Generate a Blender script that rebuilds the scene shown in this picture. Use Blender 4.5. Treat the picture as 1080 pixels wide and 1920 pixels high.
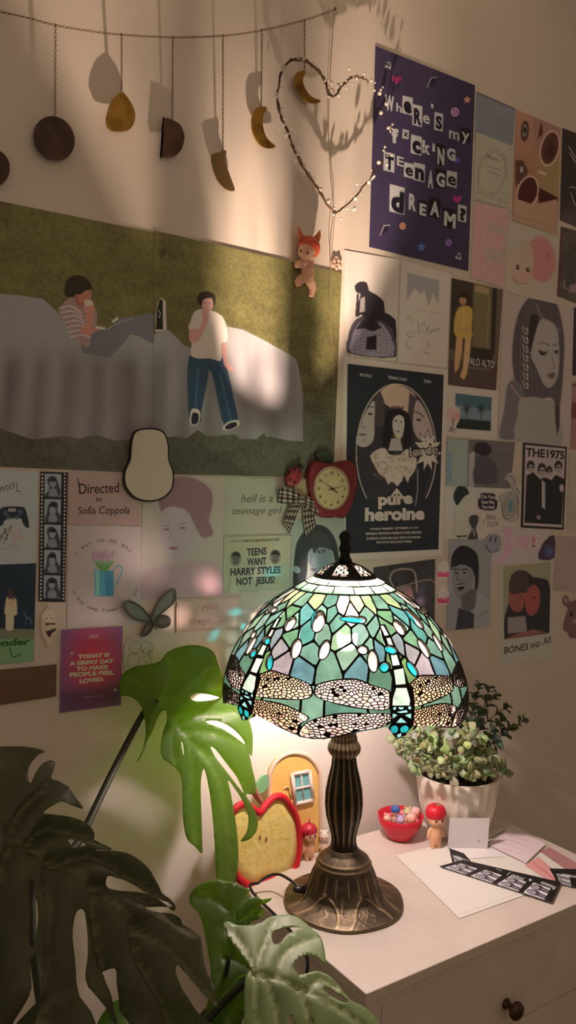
import bpy, math, random
import numpy as np
from mathutils import Vector, Matrix, geometry
random.seed(7); RNG = np.random.default_rng(7)
for o in list(bpy.data.objects): bpy.data.objects.remove(o)
C = bpy.context.scene.collection
PI = math.pi

# ------------------------------------------------------------------ camera, light, exposure
def cam_matrix(y=math.radians(33.653), p=math.radians(-2.059), r=math.radians(1.205)):
    fwd = np.array([math.sin(y)*math.cos(p), math.cos(y)*math.cos(p), math.sin(p)])
    rt = np.array([math.cos(y), -math.sin(y), 0.]); up = np.cross(rt, fwd); c, s = math.cos(r), math.sin(r)
    return np.array([c*rt+s*up, -s*rt+c*up, fwd])
CM = cam_matrix(); FPX = 1507.4
ZD = .72                                   # height of the chest top; the wall is the plane Y = 0
EYE = np.array([0, -1.24, ZD+.688])
cd = bpy.data.cameras.new('camera'); cam = bpy.data.objects.new('camera', cd); C.objects.link(cam)
cd.sensor_fit = 'VERTICAL'; cd.sensor_height = 24; cd.lens = FPX/1920*24; cd.clip_start = .02
mw = Matrix.Identity(4)
for i in range(3): mw[i][0], mw[i][1], mw[i][2], mw[i][3] = CM[0, i], CM[1, i], -CM[2, i], EYE[i]
cam.matrix_world = mw
bpy.context.scene.camera = cam
vs = bpy.context.scene.view_settings
vs.view_transform = 'Standard'; vs.look = 'None'; vs.gamma = 1; vs.exposure = 0.0
w = bpy.data.worlds.new('world'); bpy.context.scene.world = w; w.use_nodes = True
w.node_tree.nodes['Background'].inputs[0].default_value = (1, .70, .47, 1)
w.node_tree.nodes['Background'].inputs[1].default_value = .215
def light(name, kind, loc, energy, color, **k):
    d = bpy.data.lights.new(name, kind); d.energy = energy; d.color = color
    for a, b in k.items(): setattr(d, a, b)
    o = bpy.data.objects.new(name, d); C.objects.link(o); o.location = loc; return o
room = light('room_light', 'AREA', (.5, -2.5, 2.45), 5.0, (1, .74, .52), shape='SQUARE', size=1.4)
room.rotation_euler = Vector((1.2, 2.5, -.45)).to_track_quat('-Z', 'Y').to_euler()
BULB_POWER = 980                           # lamp bulb; a small added emitter on top throws extra light upwards
UP_EMITTER_POWER = 62000

def ray(px, py): return CM.T @ np.array([(px-540)/FPX, -(py-960)/FPX, 1])
def atY(px, py, Y=0.): d = ray(px, py); return EYE+d*((Y-EYE[1])/d[1])
def atZ(px, py, Z=ZD): d = ray(px, py); return EYE+d*((Z-EYE[2])/d[2])
def atD(px, py, dep): return EYE+ray(px, py)*dep
def onplane(px, py, P, N): d = ray(px, py); return EYE+d*(np.dot(np.asarray(P)-EYE, N)/np.dot(d, N))
def proj(P):
    v = (np.asarray(P, float)-EYE) @ CM.T
    return np.stack([540+FPX*v[..., 0]/v[..., 2], 960-FPX*v[..., 1]/v[..., 2], v[..., 2]], -1)
RT = np.array([CM[0, 0], CM[0, 1], 0]); RT /= np.linalg.norm(RT)      # level direction to the viewer's right
FW = np.array([-RT[1], RT[0], 0]); UP = np.array([0, 0, 1.])
def lin(c):
    c = np.asarray(c, float)/255.
    return np.where(c <= .04045, c/12.92, ((c+.055)/1.055)**2.4)
def sm(a, b, x): t = np.clip((x-a)/(b-a), 0, 1); return t*t*(3-2*t)

# ------------------------------------------------------------------ materials
def mat(name, col=(200, 200, 200), rough=.5, metal=0., spec=.5, vcol=False, noise=None, bump=0, bscale=80, coat=0, sss=0, trans=0, emis=None):
    m = bpy.data.materials.new(name); m.use_nodes = True; nt = m.node_tree; b = nt.nodes['Principled BSDF']
    b.inputs['Roughness'].default_value = rough; b.inputs['Metallic'].default_value = metal
    b.inputs['Specular IOR Level'].default_value = spec; b.inputs['Coat Weight'].default_value = coat
    b.inputs['Subsurface Weight'].default_value = sss; b.inputs['Subsurface Scale'].default_value = .01
    b.inputs['Transmission Weight'].default_value = trans
    c = list(lin(col))+[1]
    b.inputs['Base Color'].default_value = c
    src = None
    if vcol:
        a = nt.nodes.new('ShaderNodeVertexColor'); a.layer_name = 'Col'; src = a.outputs['Color']
        nt.links.new(src, b.inputs['Base Color'])
    if noise:
        sc, c2, lo, hi = noise
        n = nt.nodes.new('ShaderNodeTexNoise'); n.inputs['Scale'].default_value = sc; n.inputs['Detail'].default_value = 5
        tc = nt.nodes.new('ShaderNodeTexCoord'); nt.links.new(tc.outputs['Object'], n.inputs['Vector'])
        r = nt.nodes.new('ShaderNodeMapRange'); r.inputs[1].default_value = lo; r.inputs[2].default_value = hi
        nt.links.new(n.outputs['Fac'], r.inputs[0])
        mx = nt.nodes.new('ShaderNodeMix'); mx.data_type = 'RGBA'
        nt.links.new(r.outputs[0], mx.inputs[0]); mx.inputs[6].default_value = c; mx.inputs[7].default_value = list(lin(c2))+[1]
        if src: nt.links.new(src, mx.inputs[6])
        nt.links.new(mx.outputs[2], b.inputs['Base Color'])
    if bump:
        n = nt.nodes.new('ShaderNodeTexNoise'); n.inputs['Scale'].default_value = bscale; n.inputs['Detail'].default_value = 4
        tc = nt.nodes.new('ShaderNodeTexCoord'); nt.links.new(tc.outputs['Object'], n.inputs['Vector'])
        bp = nt.nodes.new('ShaderNodeBump'); bp.inputs['Strength'].default_value = bump; bp.inputs['Distance'].default_value = .002
        nt.links.new(n.outputs['Fac'], bp.inputs['Height']); nt.links.new(bp.outputs[0], b.inputs['Normal'])
    if emis:
        b.inputs['Emission Color'].default_value = list(lin(emis[0]))+[1]; b.inputs['Emission Strength'].default_value = emis[1]
    return m
M_wall = mat('wall_paint', (232, 226, 218), .85, noise=(3, (226, 219, 210), .35, .7), bump=.08, bscale=160)
M_ceil = mat('ceiling_paint', (234, 228, 220), .9)
M_floor = mat('floor_boards', (120, 92, 68), .5, noise=(6, (92, 68, 48), .3, .7))
M_print = mat('printed_paper', rough=.55, vcol=True, spec=.35)
M_vc = mat('painted', rough=.45, vcol=True)
M_white = mat('white_lacquer', (226, 218, 208), .38, noise=(14, (218, 209, 199), .4, .7))
M_bronze = mat('bronze', rough=.42, metal=.75, vcol=True, bump=.35, bscale=120)
M_lead = mat('blackened_lead', (20, 19, 18), .45, metal=.6, bump=.2, bscale=300)
M_black = mat('black_plastic', (18, 17, 17), .35)
M_vinyl = mat('soft_vinyl', rough=.42, vcol=True, sss=.15)
M_twig = mat('twig', (112, 86, 62), .8, noise=(90, (60, 44, 32), .35, .65), bump=.6, bscale=200)
M_chain = mat('brass_chain', (120, 96, 66), .4, metal=.85)
M_wood_d = mat('dark_wood', (84, 58, 38), .55, noise=(30, (52, 34, 24), .35, .65))
M_gold = mat('brass_sheet', (176, 138, 66), .32, metal=.75, noise=(40, (120, 90, 40), .4, .7))
M_cord = mat('cord', (150, 132, 108), .9)
M_stem = mat('plant_stem', (42, 52, 34), .5)
M_knob = mat('knob_metal', (88, 72, 60), .4, metal=.7)
def glassy(name, dens, transp, rough=.15):
    m = bpy.data.materials.new(name); m.use_nodes = True; nt = m.node_tree; nt.nodes.clear()
    L = nt.links.new; N = nt.nodes.new
    a = N('ShaderNodeVertexColor'); a.layer_name = 'Col'; col = a.outputs['Color']
    n = N('ShaderNodeTexNoise'); n.inputs['Scale'].default_value = 26; n.inputs['Detail'].default_value = 3; n.inputs['Distortion'].default_value = 1.2
    tc = N('ShaderNodeTexCoord'); L(tc.outputs['Object'], n.inputs['Vector'])
    mx = N('ShaderNodeMix'); mx.data_type = 'RGBA'; mx.blend_type = 'MULTIPLY'; mx.inputs[0].default_value = 1
    cr = N('ShaderNodeMapRange'); cr.inputs[1].default_value = .3; cr.inputs[2].default_value = .7; cr.inputs[3].default_value = .62*dens; cr.inputs[4].default_value = 1.15*dens
    L(n.outputs['Fac'], cr.inputs[0]); L(col, mx.inputs[6]); L(cr.outputs[0], mx.inputs[7])
    t = N('ShaderNodeBsdfTranslucent'); L(mx.outputs[2], t.inputs[0])
    d = N('ShaderNodeBsdfDiffuse'); L(mx.outputs[2], d.inputs[0])
    tr = N('ShaderNodeBsdfTransparent'); L(col, tr.inputs[0])
    g = N('ShaderNodeBsdfGlossy'); g.inputs[1].default_value = rough; g.inputs[0].default_value = (.9, .9, .9, 1)
    m1 = N('ShaderNodeMixShader'); m1.inputs[0].default_value = .30; L(t.outputs[0], m1.inputs[1]); L(d.outputs[0], m1.inputs[2])
    m2 = N('ShaderNodeMixShader'); m2.inputs[0].default_value = transp; L(m1.outputs[0], m2.inputs[1]); L(tr.outputs[0], m2.inputs[2])
    fr = N('ShaderNodeFresnel'); fr.inputs[0].default_value = 1.4
    m3 = N('ShaderNodeMixShader'); L(fr.outputs[0], m3.inputs[0]); L(m2.outputs[0], m3.inputs[1]); L(g.outputs[0], m3.inputs[2])
    o = N('ShaderNodeOutputMaterial'); L(m3.outputs[0], o.inputs[0]); return m
M_glass = glassy('opalescent_glass', 1., .17)
M_jewel = glassy('glass_nugget', 1., .48, .05)
def leafmat(name, transl=.60, thru=.31, rough=.38):
    m = bpy.data.materials.new(name); m.use_nodes = True; nt = m.node_tree; L = nt.links.new; N = nt.nodes.new
    b = nt.nodes['Principled BSDF']; b.inputs['Roughness'].default_value = rough; b.inputs['Specular IOR Level'].default_value = .4
    a = N('ShaderNodeVertexColor'); a.layer_name = 'Col'; L(a.outputs[0], b.inputs['Base Color'])
    t = N('ShaderNodeBsdfTranslucent')
    h = N('ShaderNodeMix'); h.data_type = 'RGBA'; h.inputs[0].default_value = .8; L(a.outputs[0], h.inputs[6]); h.inputs[7].default_value = (.56, .74, .16, 1)
    L(h.outputs[2], t.inputs[0])
    p = N('ShaderNodeBsdfTransparent'); p.inputs[0].default_value = (.44, .78, .04, 1)
    mx = N('ShaderNodeMixShader'); mx.inputs[0].default_value = transl
    L(b.outputs[0], mx.inputs[1]); L(t.outputs[0], mx.inputs[2])
    m2 = N('ShaderNodeMixShader'); m2.inputs[0].default_value = thru; L(mx.outputs[0], m2.inputs[1]); L(p.outputs[0], m2.inputs[2])
    L(m2.outputs[0], nt.nodes['Material Output'].inputs[0]); return m
M_leaf = leafmat('monstera_leaf'); M_leaf2 = leafmat('monstera_leaf_thick', .18, .0, .48); M_euc = leafmat('eucalyptus_leaf', .3, 0., .6)

# ------------------------------------------------------------------ object helpers
def tag(o, label=None, cat=None, group=None, kind=None):
    if label: o['label'] = label
    if cat: o['category'] = cat
    if group: o['group'] = group
    if kind: o['kind'] = kind
    return o
def thing(name, label, cat, loc, group=None):
    o = bpy.data.objects.new(name, None); C.objects.link(o); o.location = tuple(loc); o.empty_display_size = .02
    o['wl'] = tuple(float(v) for v in loc)
    del o['wl']; LOC[o.name] = np.array(loc, float)
    return tag(o, label, cat, group)
LOC = {}
def finish(name, V, F, m, parent=None, smooth=True, col=None, mats=None, fm=None, at=None):
    V = np.asarray(V, float)
    org = np.zeros(3)
    if parent is not None: org = LOC[parent.name]
    elif at is not None: org = np.asarray(at, float)
    me = bpy.data.meshes.new(name); me.from_pydata((V-org).tolist(), [], F)
    if m: me.materials.append(m)
    for x in (mats or []): me.materials.append(x)
    if fm is not None: me.polygons.foreach_set('material_index', np.asarray(fm, 'i'))
    if smooth: me.polygons.foreach_set('use_smooth', np.ones(len(me.polygons), bool))
    if col is not None:
        a = me.color_attributes.new('Col', 'FLOAT_COLOR', 'POINT')
        col = np.asarray(col, float)
        if col.shape[1] == 3: col = np.c_[col, np.ones(len(col))]
        a.data.foreach_set('color', col.ravel())
    me.update()
    o = bpy.data.objects.new(name, me); C.objects.link(o)
    if parent is not None:
        p = parent; o.parent = p
        LOC[o.name] = org
    else:
        o.location = tuple(org); LOC[o.name] = org
    return o
class MB:
    def __init__(s): s.V = []; s.F = []; s.K = []; s.c = (1, 1, 1); s.n = 0
    def color(s, c): s.c = tuple(lin(c)); return s
    def add(s, V, F, col=None):
        V = np.asarray(V, float); s.V.append(V); s.F += [tuple(int(i)+s.n for i in f) for f in F]
        s.K.append(np.asarray(col, float) if col is not None else np.tile(s.c, (len(V), 1))); s.n += len(V); return s
    def quadstrip(s, rings, closed=True, cap=True, col=None):
        n = len(rings[0]); m = len(rings); F = []
        for i in range(m-1):
            for j in range(n if closed else n-1):
                k = (j+1) % n; F.append((i*n+j, i*n+k, (i+1)*n+k, (i+1)*n+j))
        if cap and closed: F.append(tuple(range(n))[::-1]); F.append(tuple(range((m-1)*n, m*n)))
        return s.add(np.concatenate(rings), F, col)
    def tube(s, pts, r, n=8, cap=True):
        pts = np.asarray(pts, float); m = len(pts); r = np.broadcast_to(np.asarray(r, float), (m,))
        T = np.gradient(pts, axis=0); T /= np.linalg.norm(T, axis=1)[:, None]+1e-12
        a = np.array([0, 0, 1.]) if abs(T[0][2]) < .9 else np.array([1., 0, 0]); rings = []
        nrm = np.cross(T[0], a); nrm /= np.linalg.norm(nrm)
        for i in range(m):
            nrm = nrm-T[i]*np.dot(nrm, T[i]); nrm /= np.linalg.norm(nrm)+1e-12; bi = np.cross(T[i], nrm)
            an = np.arange(n)*2*PI/n
            rings.append(pts[i]+r[i]*(np.cos(an)[:, None]*nrm+np.sin(an)[:, None]*bi))
        return s.quadstrip(rings, True, cap)
    def lathe(s, prof, c, n=32, cap=True):
        an = np.arange(n)*2*PI/n
        return s.quadstrip([np.stack([c[0]+r*np.cos(an), c[1]+r*np.sin(an), np.full(n, c[2]+z)], 1) for r, z in prof], True, cap)
    def ell(s, c, r, ax=None, n=14, m=10):
        ax = np.eye(3) if ax is None else np.asarray(ax, float)
        r = np.broadcast_to(np.asarray(r, float), (3,)); rings = []
        an = np.arange(n)*2*PI/n
        V = [np.array([[0, 0, -1.]])]
        for i in range(1, m):
            t = -PI/2+PI*i/m
            V.append(np.stack([np.cos(t)*np.cos(an), np.cos(t)*np.sin(an), np.full(n, math.sin(t))], 1))
        V.append(np.array([[0, 0, 1.]])); V = np.concatenate(V); F = []
        for j in range(n): F.append((0, 1+(j+1) % n, 1+j))
        for i in range(m-2):
            for j in range(n): k = (j+1) % n; F.append((1+i*n+j, 1+i*n+k, 1+(i+1)*n+k, 1+(i+1)*n+j))
        e = len(V)-1
        for j in range(n): F.append((e, 1+(m-2)*n+j, 1+(m-2)*n+(j+1) % n))
        return s.add(np.asarray(c)+(V*r) @ ax, F)
    def box(s, lo, hi, ax=None, o=(0, 0, 0), bev=0):
        lo = np.array(lo, float); hi = np.array(hi, float)
        V = np.array([[x, y, z] for x in (lo[0], hi[0]) for y in (lo[1], hi[1]) for z in (lo[2], hi[2])])
        if ax is not None: V = V @ np.asarray(ax, float)
        return s.add(V+np.asarray(o), [(0, 1, 3, 2), (4, 6, 7, 5), (0, 4, 5, 1), (2, 3, 7, 6), (0, 2, 6, 4), (1, 5, 7, 3)])
    def slab(s, P, thick, dirv):
        """closed polygon P (3D points) extruded by thick along dirv"""
        P = np.asarray(P, float); n = len(P); d = np.asarray(dirv, float)*thick
        return s.add(np.concatenate([P, P+d]), [tuple(range(n))[::-1], tuple(range(n, 2*n))]+[(i, (i+1) % n, n+(i+1) % n, n+i) for i in range(n)])
    def build(s, name, m, parent=None, smooth=True, at=None, bevel=0, sub=0):
        o = finish(name, np.concatenate(s.V), s.F, m, parent, smooth, np.concatenate(s.K), at=at)
        if bevel:
            b = o.modifiers.new('bevel', 'BEVEL'); b.width = bevel; b.segments = 2; b.limit_method = 'ANGLE'
        if sub:
            b = o.modifiers.new('sub', 'SUBSURF'); b.levels = sub; b.render_levels = sub
        return o
def autosmooth(o, deg=35):
    me = o.data; me.polygons.foreach_set('use_smooth', np.ones(len(me.polygons), bool))
    me.set_sharp_from_angle(angle=math.radians(deg)); return o
def spline(P, n=8, closed=False):
    P = np.asarray(P, float); out = []; N = len(P)
    for i in range(N if closed else N-1):
        a = P[(i-1) % N] if closed or i > 0 else P[0]; b = P[i]; c = P[(i+1) % N]; d = P[(i+2) % N] if closed or i+2 < N else P[-1]
        for t in np.arange(n)/n:
            out.append(.5*((2*b)+(-a+c)*t+(2*a-5*b+4*c-d)*t*t+(-a+3*b-3*c+d)*t**3))
    if not closed: out.append(P[-1])
    return np.array(out)
def ellpoly(cx, cy, rx, ry, ang=0, n=24):
    a = np.arange(n)*2*PI/n; x = rx*np.cos(a); y = ry*np.sin(a); t = math.radians(ang)
    return np.stack([cx+x*math.cos(t)-y*math.sin(t), cy+x*math.sin(t)+y*math.cos(t)], 1)
def inpoly(x, y, P):
    P = np.asarray(P, float); r = np.zeros(x.shape, bool); j = len(P)-1
    for i in range(len(P)):
        xi, yi = P[i]; xj, yj = P[j]
        if yi != yj:
            r ^= ((yi > y) != (yj > y)) & (x < (xj-xi)*(y-yi)/(yj-yi)+xi)
        j = i
    return r
def segdist(x, y, a, b):
    dx, dy = b[0]-a[0], b[1]-a[1]; L = dx*dx+dy*dy+1e-12
    t = np.clip(((x-a[0])*dx+(y-a[1])*dy)/L, 0, 1); return np.hypot(x-a[0]-t*dx, y-a[1]-t*dy)
# smooth value noise in photo-independent wall coordinates
def vnoise(x, y, s, seed=0):
    r = np.random.default_rng(seed).random((64, 64)); x = x*s; y = y*s
    xi = np.floor(x).astype(int); yi = np.floor(y).astype(int); fx = x-xi; fy = y-yi; fx = fx*fx*(3-2*fx); fy = fy*fy*(3-2*fy)
    g = lambda a, b: r[a % 64, b % 64]
    return (g(xi, yi)*(1-fx)+g(xi+1, yi)*fx)*(1-fy)+(g(xi, yi+1)*(1-fx)+g(xi+1, yi+1)*fx)*fy

# ------------------------------------------------------------------ lettering
_tc = {}
def glyphs(s, bold=0., space=1.):
    k = (s, bold, space)
    if k not in _tc:
        cu = bpy.data.curves.new('t', 'FONT'); cu.body = s; cu.offset = bold; cu.resolution_u = 3; cu.space_character = space; cu.align_x = 'LEFT'
        ob = bpy.data.objects.new('t', cu); C.objects.link(ob)
        dg = bpy.context.evaluated_depsgraph_get(); dg.update()
        me = bpy.data.meshes.new_from_object(ob.evaluated_get(dg))
        V = np.array([v.co[:2] for v in me.vertices]).reshape(-1, 2); F = [tuple(p.vertices) for p in me.polygons]
        bpy.data.objects.remove(ob); bpy.data.curves.remove(cu); bpy.data.meshes.remove(me); _tc[k] = (V, F)
    return _tc[k]
CAPH = .73

# ------------------------------------------------------------------ flat prints on the wall (colours are the ink, set once per sheet)
class Print:
    def __init__(s, name, label, cat, quad, base, white=(176, 156, 136), res=1.2, off=.001, group=None, outline=None, plane=None, thick=.0004):
        s.name, s.label, s.cat, s.group, s.off, s.thick = name, label, cat, group, off, thick
        s.pl = plane or (lambda px, py, o: atY(px, py, -o))
        q = [s.pl(x, y, off) for x, y in quad]; s.q = q
        pq = proj(np.array(q))[:, :2]
        w_ = max(np.linalg.norm(pq[1]-pq[0]), np.linalg.norm(pq[2]-pq[3])); h_ = max(np.linalg.norm(pq[3]-pq[0]), np.linalg.norm(pq[2]-pq[1]))
        nx = max(2, int(w_/res)); ny = max(2, int(h_/res)); s.nx, s.ny = nx, ny
        u, v = np.meshgrid(np.linspace(0, 1, nx+1), np.linspace(0, 1, ny+1)); s.u, s.v = u, v
        a, b, c, d = q
        P = (1-v)[..., None]*((1-u)[..., None]*a+u[..., None]*b)+v[..., None]*((1-u)[..., None]*d+u[..., None]*c)
        s.P = P; pr = proj(P); s.x, s.y = pr[..., 0], pr[..., 1]
        s.wl = lin(white)/.80
        s.K = np.zeros(u.shape+(3,)); s.K[:] = s.ink(base); s.T = []; s.outline = outline
        s.nrm = np.cross(b-a, d-a); s.nrm /= np.linalg.norm(s.nrm)
        if np.dot(s.nrm, EYE-a) < 0: s.nrm = -s.nrm
    def ink(s, c): return np.clip(lin(c)/s.wl, .004, .9)
    def _blend(s, m, c, alpha=1.):
        m = (m*alpha)[..., None]; s.K = s.K*(1-m)+s.ink(c)*m
    def fill(s, P, c, soft=1., alpha=1., smooth=0):
        P = np.asarray(P, float)
        if smooth: P = spline(P, smooth, True)
        x0, y0 = P.min(0)-soft*2; x1, y1 = P.max(0)+soft*2
        bb = (s.x >= x0) & (s.x <= x1) & (s.y >= y0) & (s.y <= y1)
        if not bb.any(): return s
        x, y = s.x[bb], s.y[bb]; ins = inpoly(x, y, P); d = np.full(x.shape, 1e9)
        for i in range(len(P)): d = np.minimum(d, segdist(x, y, P[i-1], P[i]))
        sd = np.where(ins, d, -d); m = np.zeros(s.x.shape); m[bb] = sm(-soft*.6, soft*.6, sd); s._blend(m, c, alpha); return s
    def ell(s, cx, cy, rx, ry, c, ang=0, soft=1., alpha=1.): return s.fill(ellpoly(cx, cy, rx, ry, ang, 20), c, soft, alpha)
    def blob(s, cx, cy, rx, ry, c, alpha=1., ang=0):
        t = math.radians(ang); dx, dy = s.x-cx, s.y-cy
        a = (dx*math.cos(t)+dy*math.sin(t))/rx; b = (-dx*math.sin(t)+dy*math.cos(t))/ry
        s._blend(np.exp(-(a*a+b*b)), c, alpha); return s
    def line(s, P, wd, c, alpha=1., soft=.7, smooth=0, closed=False):
        P = np.asarray(P, float)
        if smooth: P = spline(P, smooth, closed)
        elif closed: P = np.vstack([P, P[:1]])
        x0, y0 = P.min(0)-wd-2; x1, y1 = P.max(0)+wd+2
        bb = (s.x >= x0) & (s.x <= x1) & (s.y >= y0) & (s.y <= y1)
        if not bb.any(): return s
        x, y = s.x[bb], s.y[bb]; d = np.full(x.shape, 1e9)
        for i in range(len(P)-1): d = np.minimum(d, segdist(x, y, P[i], P[i+1]))
        m = np.zeros(s.x.shape); m[bb] = 1-sm(wd/2-soft*.5, wd/2+soft*.5, d); s._blend(m, c, alpha); return s
    def vgrad(s, c0, c1, t=None):
        t = s.v if t is None else t; s.K = s.ink(c0)*(1-t[..., None])+s.ink(c1)*t[..., None]; return s
    def grain(s, amp, sc=300, seed=1):
        n = vnoise(s.P[..., 0]+3, s.P[..., 2]+3, sc, seed)*.6+vnoise(s.P[..., 0]+3, s.P[..., 2]+3, sc*2.3, seed+1)*.4
        s.K *= (1+amp*(n-.5)*2)[..., None]; return s
    def text(s, t, A, B, cap, c, bold=0., slant=0., space=1., nat=False):
        """t runs from photo point A to B along the baseline; cap = capital height in pixels"""
        V, F = glyphs(t, bold, space)
        if not len(V): return s
        hold = s.off+.0002+.00002*len(s.T)
        a = s.pl(A[0], A[1], hold); b = s.pl(B[0], B[1], hold); ax = b-a; L = np.linalg.norm(ax); ax /= L
        k = s.pl(A[0], A[1]-cap, hold)-a; up = np.cross(s.nrm, ax); up *= 1 if np.dot(up, k) > 0 else -1
        H = np.linalg.norm(k); w_ = V[:, 0].max()-V[:, 0].min(); X = (V[:, 0]-V[:, 0].min())/w_*L; Y = V[:, 1]/CAPH*H
        if nat: X = (V[:, 0]-V[:, 0].min()-w_/2)/CAPH*H+L/2
        X = X+slant*Y
        s.T.append((a+X[:, None]*ax+Y[:, None]*up, F, s.ink(c))); return s
    def scrawl(s, A, B, h, c, n=5, wd=.9):
        """writing too small to read: an uneven wavy stroke"""
        t = np.linspace(0, 1, n*4); r = np.random.default_rng(int(A[0]*7+A[1])); x = A[0]+(B[0]-A[0])*t; y = A[1]+(B[1]-A[1])*t-h*.5+h*.5*np.sin(t*n*6.28)*r.uniform(.3, 1, len(t))
        return s.line(np.stack([x, y], 1), wd, c, .85)
    def face(s, cx, cy, w_, h_, skin=(170, 140, 120), dark=(60, 45, 40), ang=0, hair=None):
        """small printed portrait head"""
        s.ell(cx, cy, w_/2, h_/2, skin, ang, 1.5)
        t = math.radians(ang); f = lambda a, b: (cx+a*w_*math.cos(t)-b*h_*math.sin(t), cy+a*w_*math.sin(t)+b*h_*math.cos(t))
        for sx in (-.2, .2):
            e = f(sx, -.06); s.ell(e[0], e[1], w_*.1, h_*.035, dark, ang, .8); e = f(sx, -.16); s.line([f(sx-.12, -.15), f(sx+.12, -.17)], max(1, h_*.03), dark, .7)
        s.line([f(0, -.02), f(.05, .12), f(-.02, .14)], max(.8, h_*.02), dark, .5)
        m = f(0, .27); s.ell(m[0], m[1], w_*.15, h_*.035, dark, ang, 1, .75); return s
    def build(s):
        nx, ny = s.nx, s.ny; N = (nx+1)*(ny+1); V = s.P.reshape(-1, 3); K = s.K.reshape(-1, 3)
        idx = np.arange(N).reshape(ny+1, nx+1)
        F = np.stack([idx[:-1, :-1], idx[1:, :-1], idx[1:, 1:], idx[:-1, 1:]], -1).reshape(-1, 4)
        if s.outline is not None:
            cx = (s.x[:-1, :-1]+s.x[1:, 1:])/2; cy = (s.y[:-1, :-1]+s.y[1:, 1:])/2
            F = F[inpoly(cx.ravel(), cy.ravel(), s.outline)]
            F = F.tolist()
            bv = []
        else:
            F = F.tolist(); loop = np.concatenate([idx[0, :], idx[1:, -1], idx[-1, -2::-1], idx[-2:0:-1, 0]])
            bk = V[loop]-s.nrm*s.thick; n = len(loop)
            V = np.vstack([V, bk]); K = np.vstack([K, K[loop]*0+s.ink((150, 135, 120))])
            for i in range(n): j = (i+1) % n; F.append([int(loop[i]), int(loop[j]), N+j, N+i])
        Vs = [V]; Ks = [K]; n = len(V)
        for tv, tf, tk in s.T:
            Vs.append(tv); Ks.append(np.tile(tk, (len(tv), 1))); F += [[i+n for i in f] for f in tf]; n += len(tv)
        o = finish(s.name, np.vstack(Vs), F, M_print, smooth=False, col=np.vstack(Ks), at=np.mean(s.q, 0))
        if s.outline is not None:
            m = o.modifiers.new('thick', 'SOLIDIFY'); m.thickness = s.thick; m.offset = -1
        if s.label: tag(o, s.label, s.cat, s.group)
        return o

# ------------------------------------------------------------------ room
mb = MB(); mb.box((-1.6, 0, 0), (3.6, .1, 2.62)); o = mb.build('wall_back', M_wall, smooth=False); tag(o, kind='structure')
cz = 2.62
mb = MB(); mb.box((-1.6, -3.2, cz), (3.6, .1, cz+.1)); o = mb.build('ceiling', M_ceil, smooth=False); tag(o, kind='structure')
mb = MB(); mb.box((-1.6, -3.2, -.1), (3.6, .1, 0)); o = mb.build('floor', M_floor, smooth=False); tag(o, kind='structure')
# ------------------------------------------------------------------ chest of drawers
X0, X1, YF, YB = .6885, 1.292, -.4217, -.030
ch = thing('chest_of_drawers', 'white chest of drawers with round metal knobs under the lamp', 'chest of drawers', ((X0+X1)/2, (YF+YB)/2, 0))
mb = MB(); mb.box((X0, YF, ZD-.016), (X1, YB, ZD)); mb.build('top', M_white, ch, False, bevel=.0015)
bx0, bx1, by0 = X0+.008, X1-.008, YF+.010
mb = MB(); mb.box((bx0, by0+.0005, .06), (bx0+.018, YB-.004, ZD-.0165)); mb.build('side_panel', M_white, ch, False, bevel=.001)
mb = MB(); mb.box((bx1-.018, by0+.0005, .06), (bx1, YB-.004, ZD-.0165)); mb.build('side_panel', M_white, ch, False, bevel=.001)
mb = MB(); mb.box((bx0+.0185, YB-.012, .07), (bx1-.0185, YB-.006, ZD-.017)); mb.build('back_panel', M_white, ch, False)
for sx in (bx0, bx1-.04):
    for sy in (by0+.002, YB-.046): mb = MB(); mb.box((sx, sy, 0), (sx+.04, sy+.04, .0595)); mb.build('leg', M_white, ch, False, bevel=.002)
fr = MB(); gx = .030
fr.box((bx0, by0, .06), (bx0+gx-.002, by0+.02-.0195, ZD-.0165)); fr.box((bx1-gx+.002, by0, .06), (bx1, by0+.0005, ZD-.0165))
fr.box((bx0+gx-.002, by0, ZD-.034), (bx1-gx+.002, by0+.016, ZD-.0165)); fr.build('front_frame', M_white, ch, False)
zt = ZD-.036; dh = .124
k = 0; kx, kz = atY(949, 1882, by0)[0], atY(949, 1882, by0)[2]
while zt-dh > .06:
    x0, x1 = bx0+gx, bx1-gx
    mb = MB(); mb.box((x0, by0+.0008, zt-dh+.003), (x1, by0+.018, zt))
    # recessed centre panel frame line
    d = mb.build('drawer', M_white, ch, False, bevel=.0015)
    ln = MB(); ln.box((x0, by0-.0002, zt-dh-.0005), (x1, by0+.012, zt-dh+.0022)); ln.build('divider', M_white, ch, False)
    z = kz if k == 0 else zt-dh/2
    for kxx in (kx, bx0+bx1-kx):
        kn = MB(); an = np.arange(24)*2*PI/24
        pr = [(.0085, 0), (.0085, .002), (.0055, .004), (.005, .011), (.008, .014), (.0135, .018), (.0145, .022), (.0125, .026), (.006, .0285), (.001, .029)]
        kn.quadstrip([np.stack([kxx+r*np.cos(an), np.full(24, by0-y+.0008), z+r*np.sin(an)], 1) for r, y in pr])
        kn.build('knob', M_knob, d)
        break
    zt -= dh; k += 1

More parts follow.
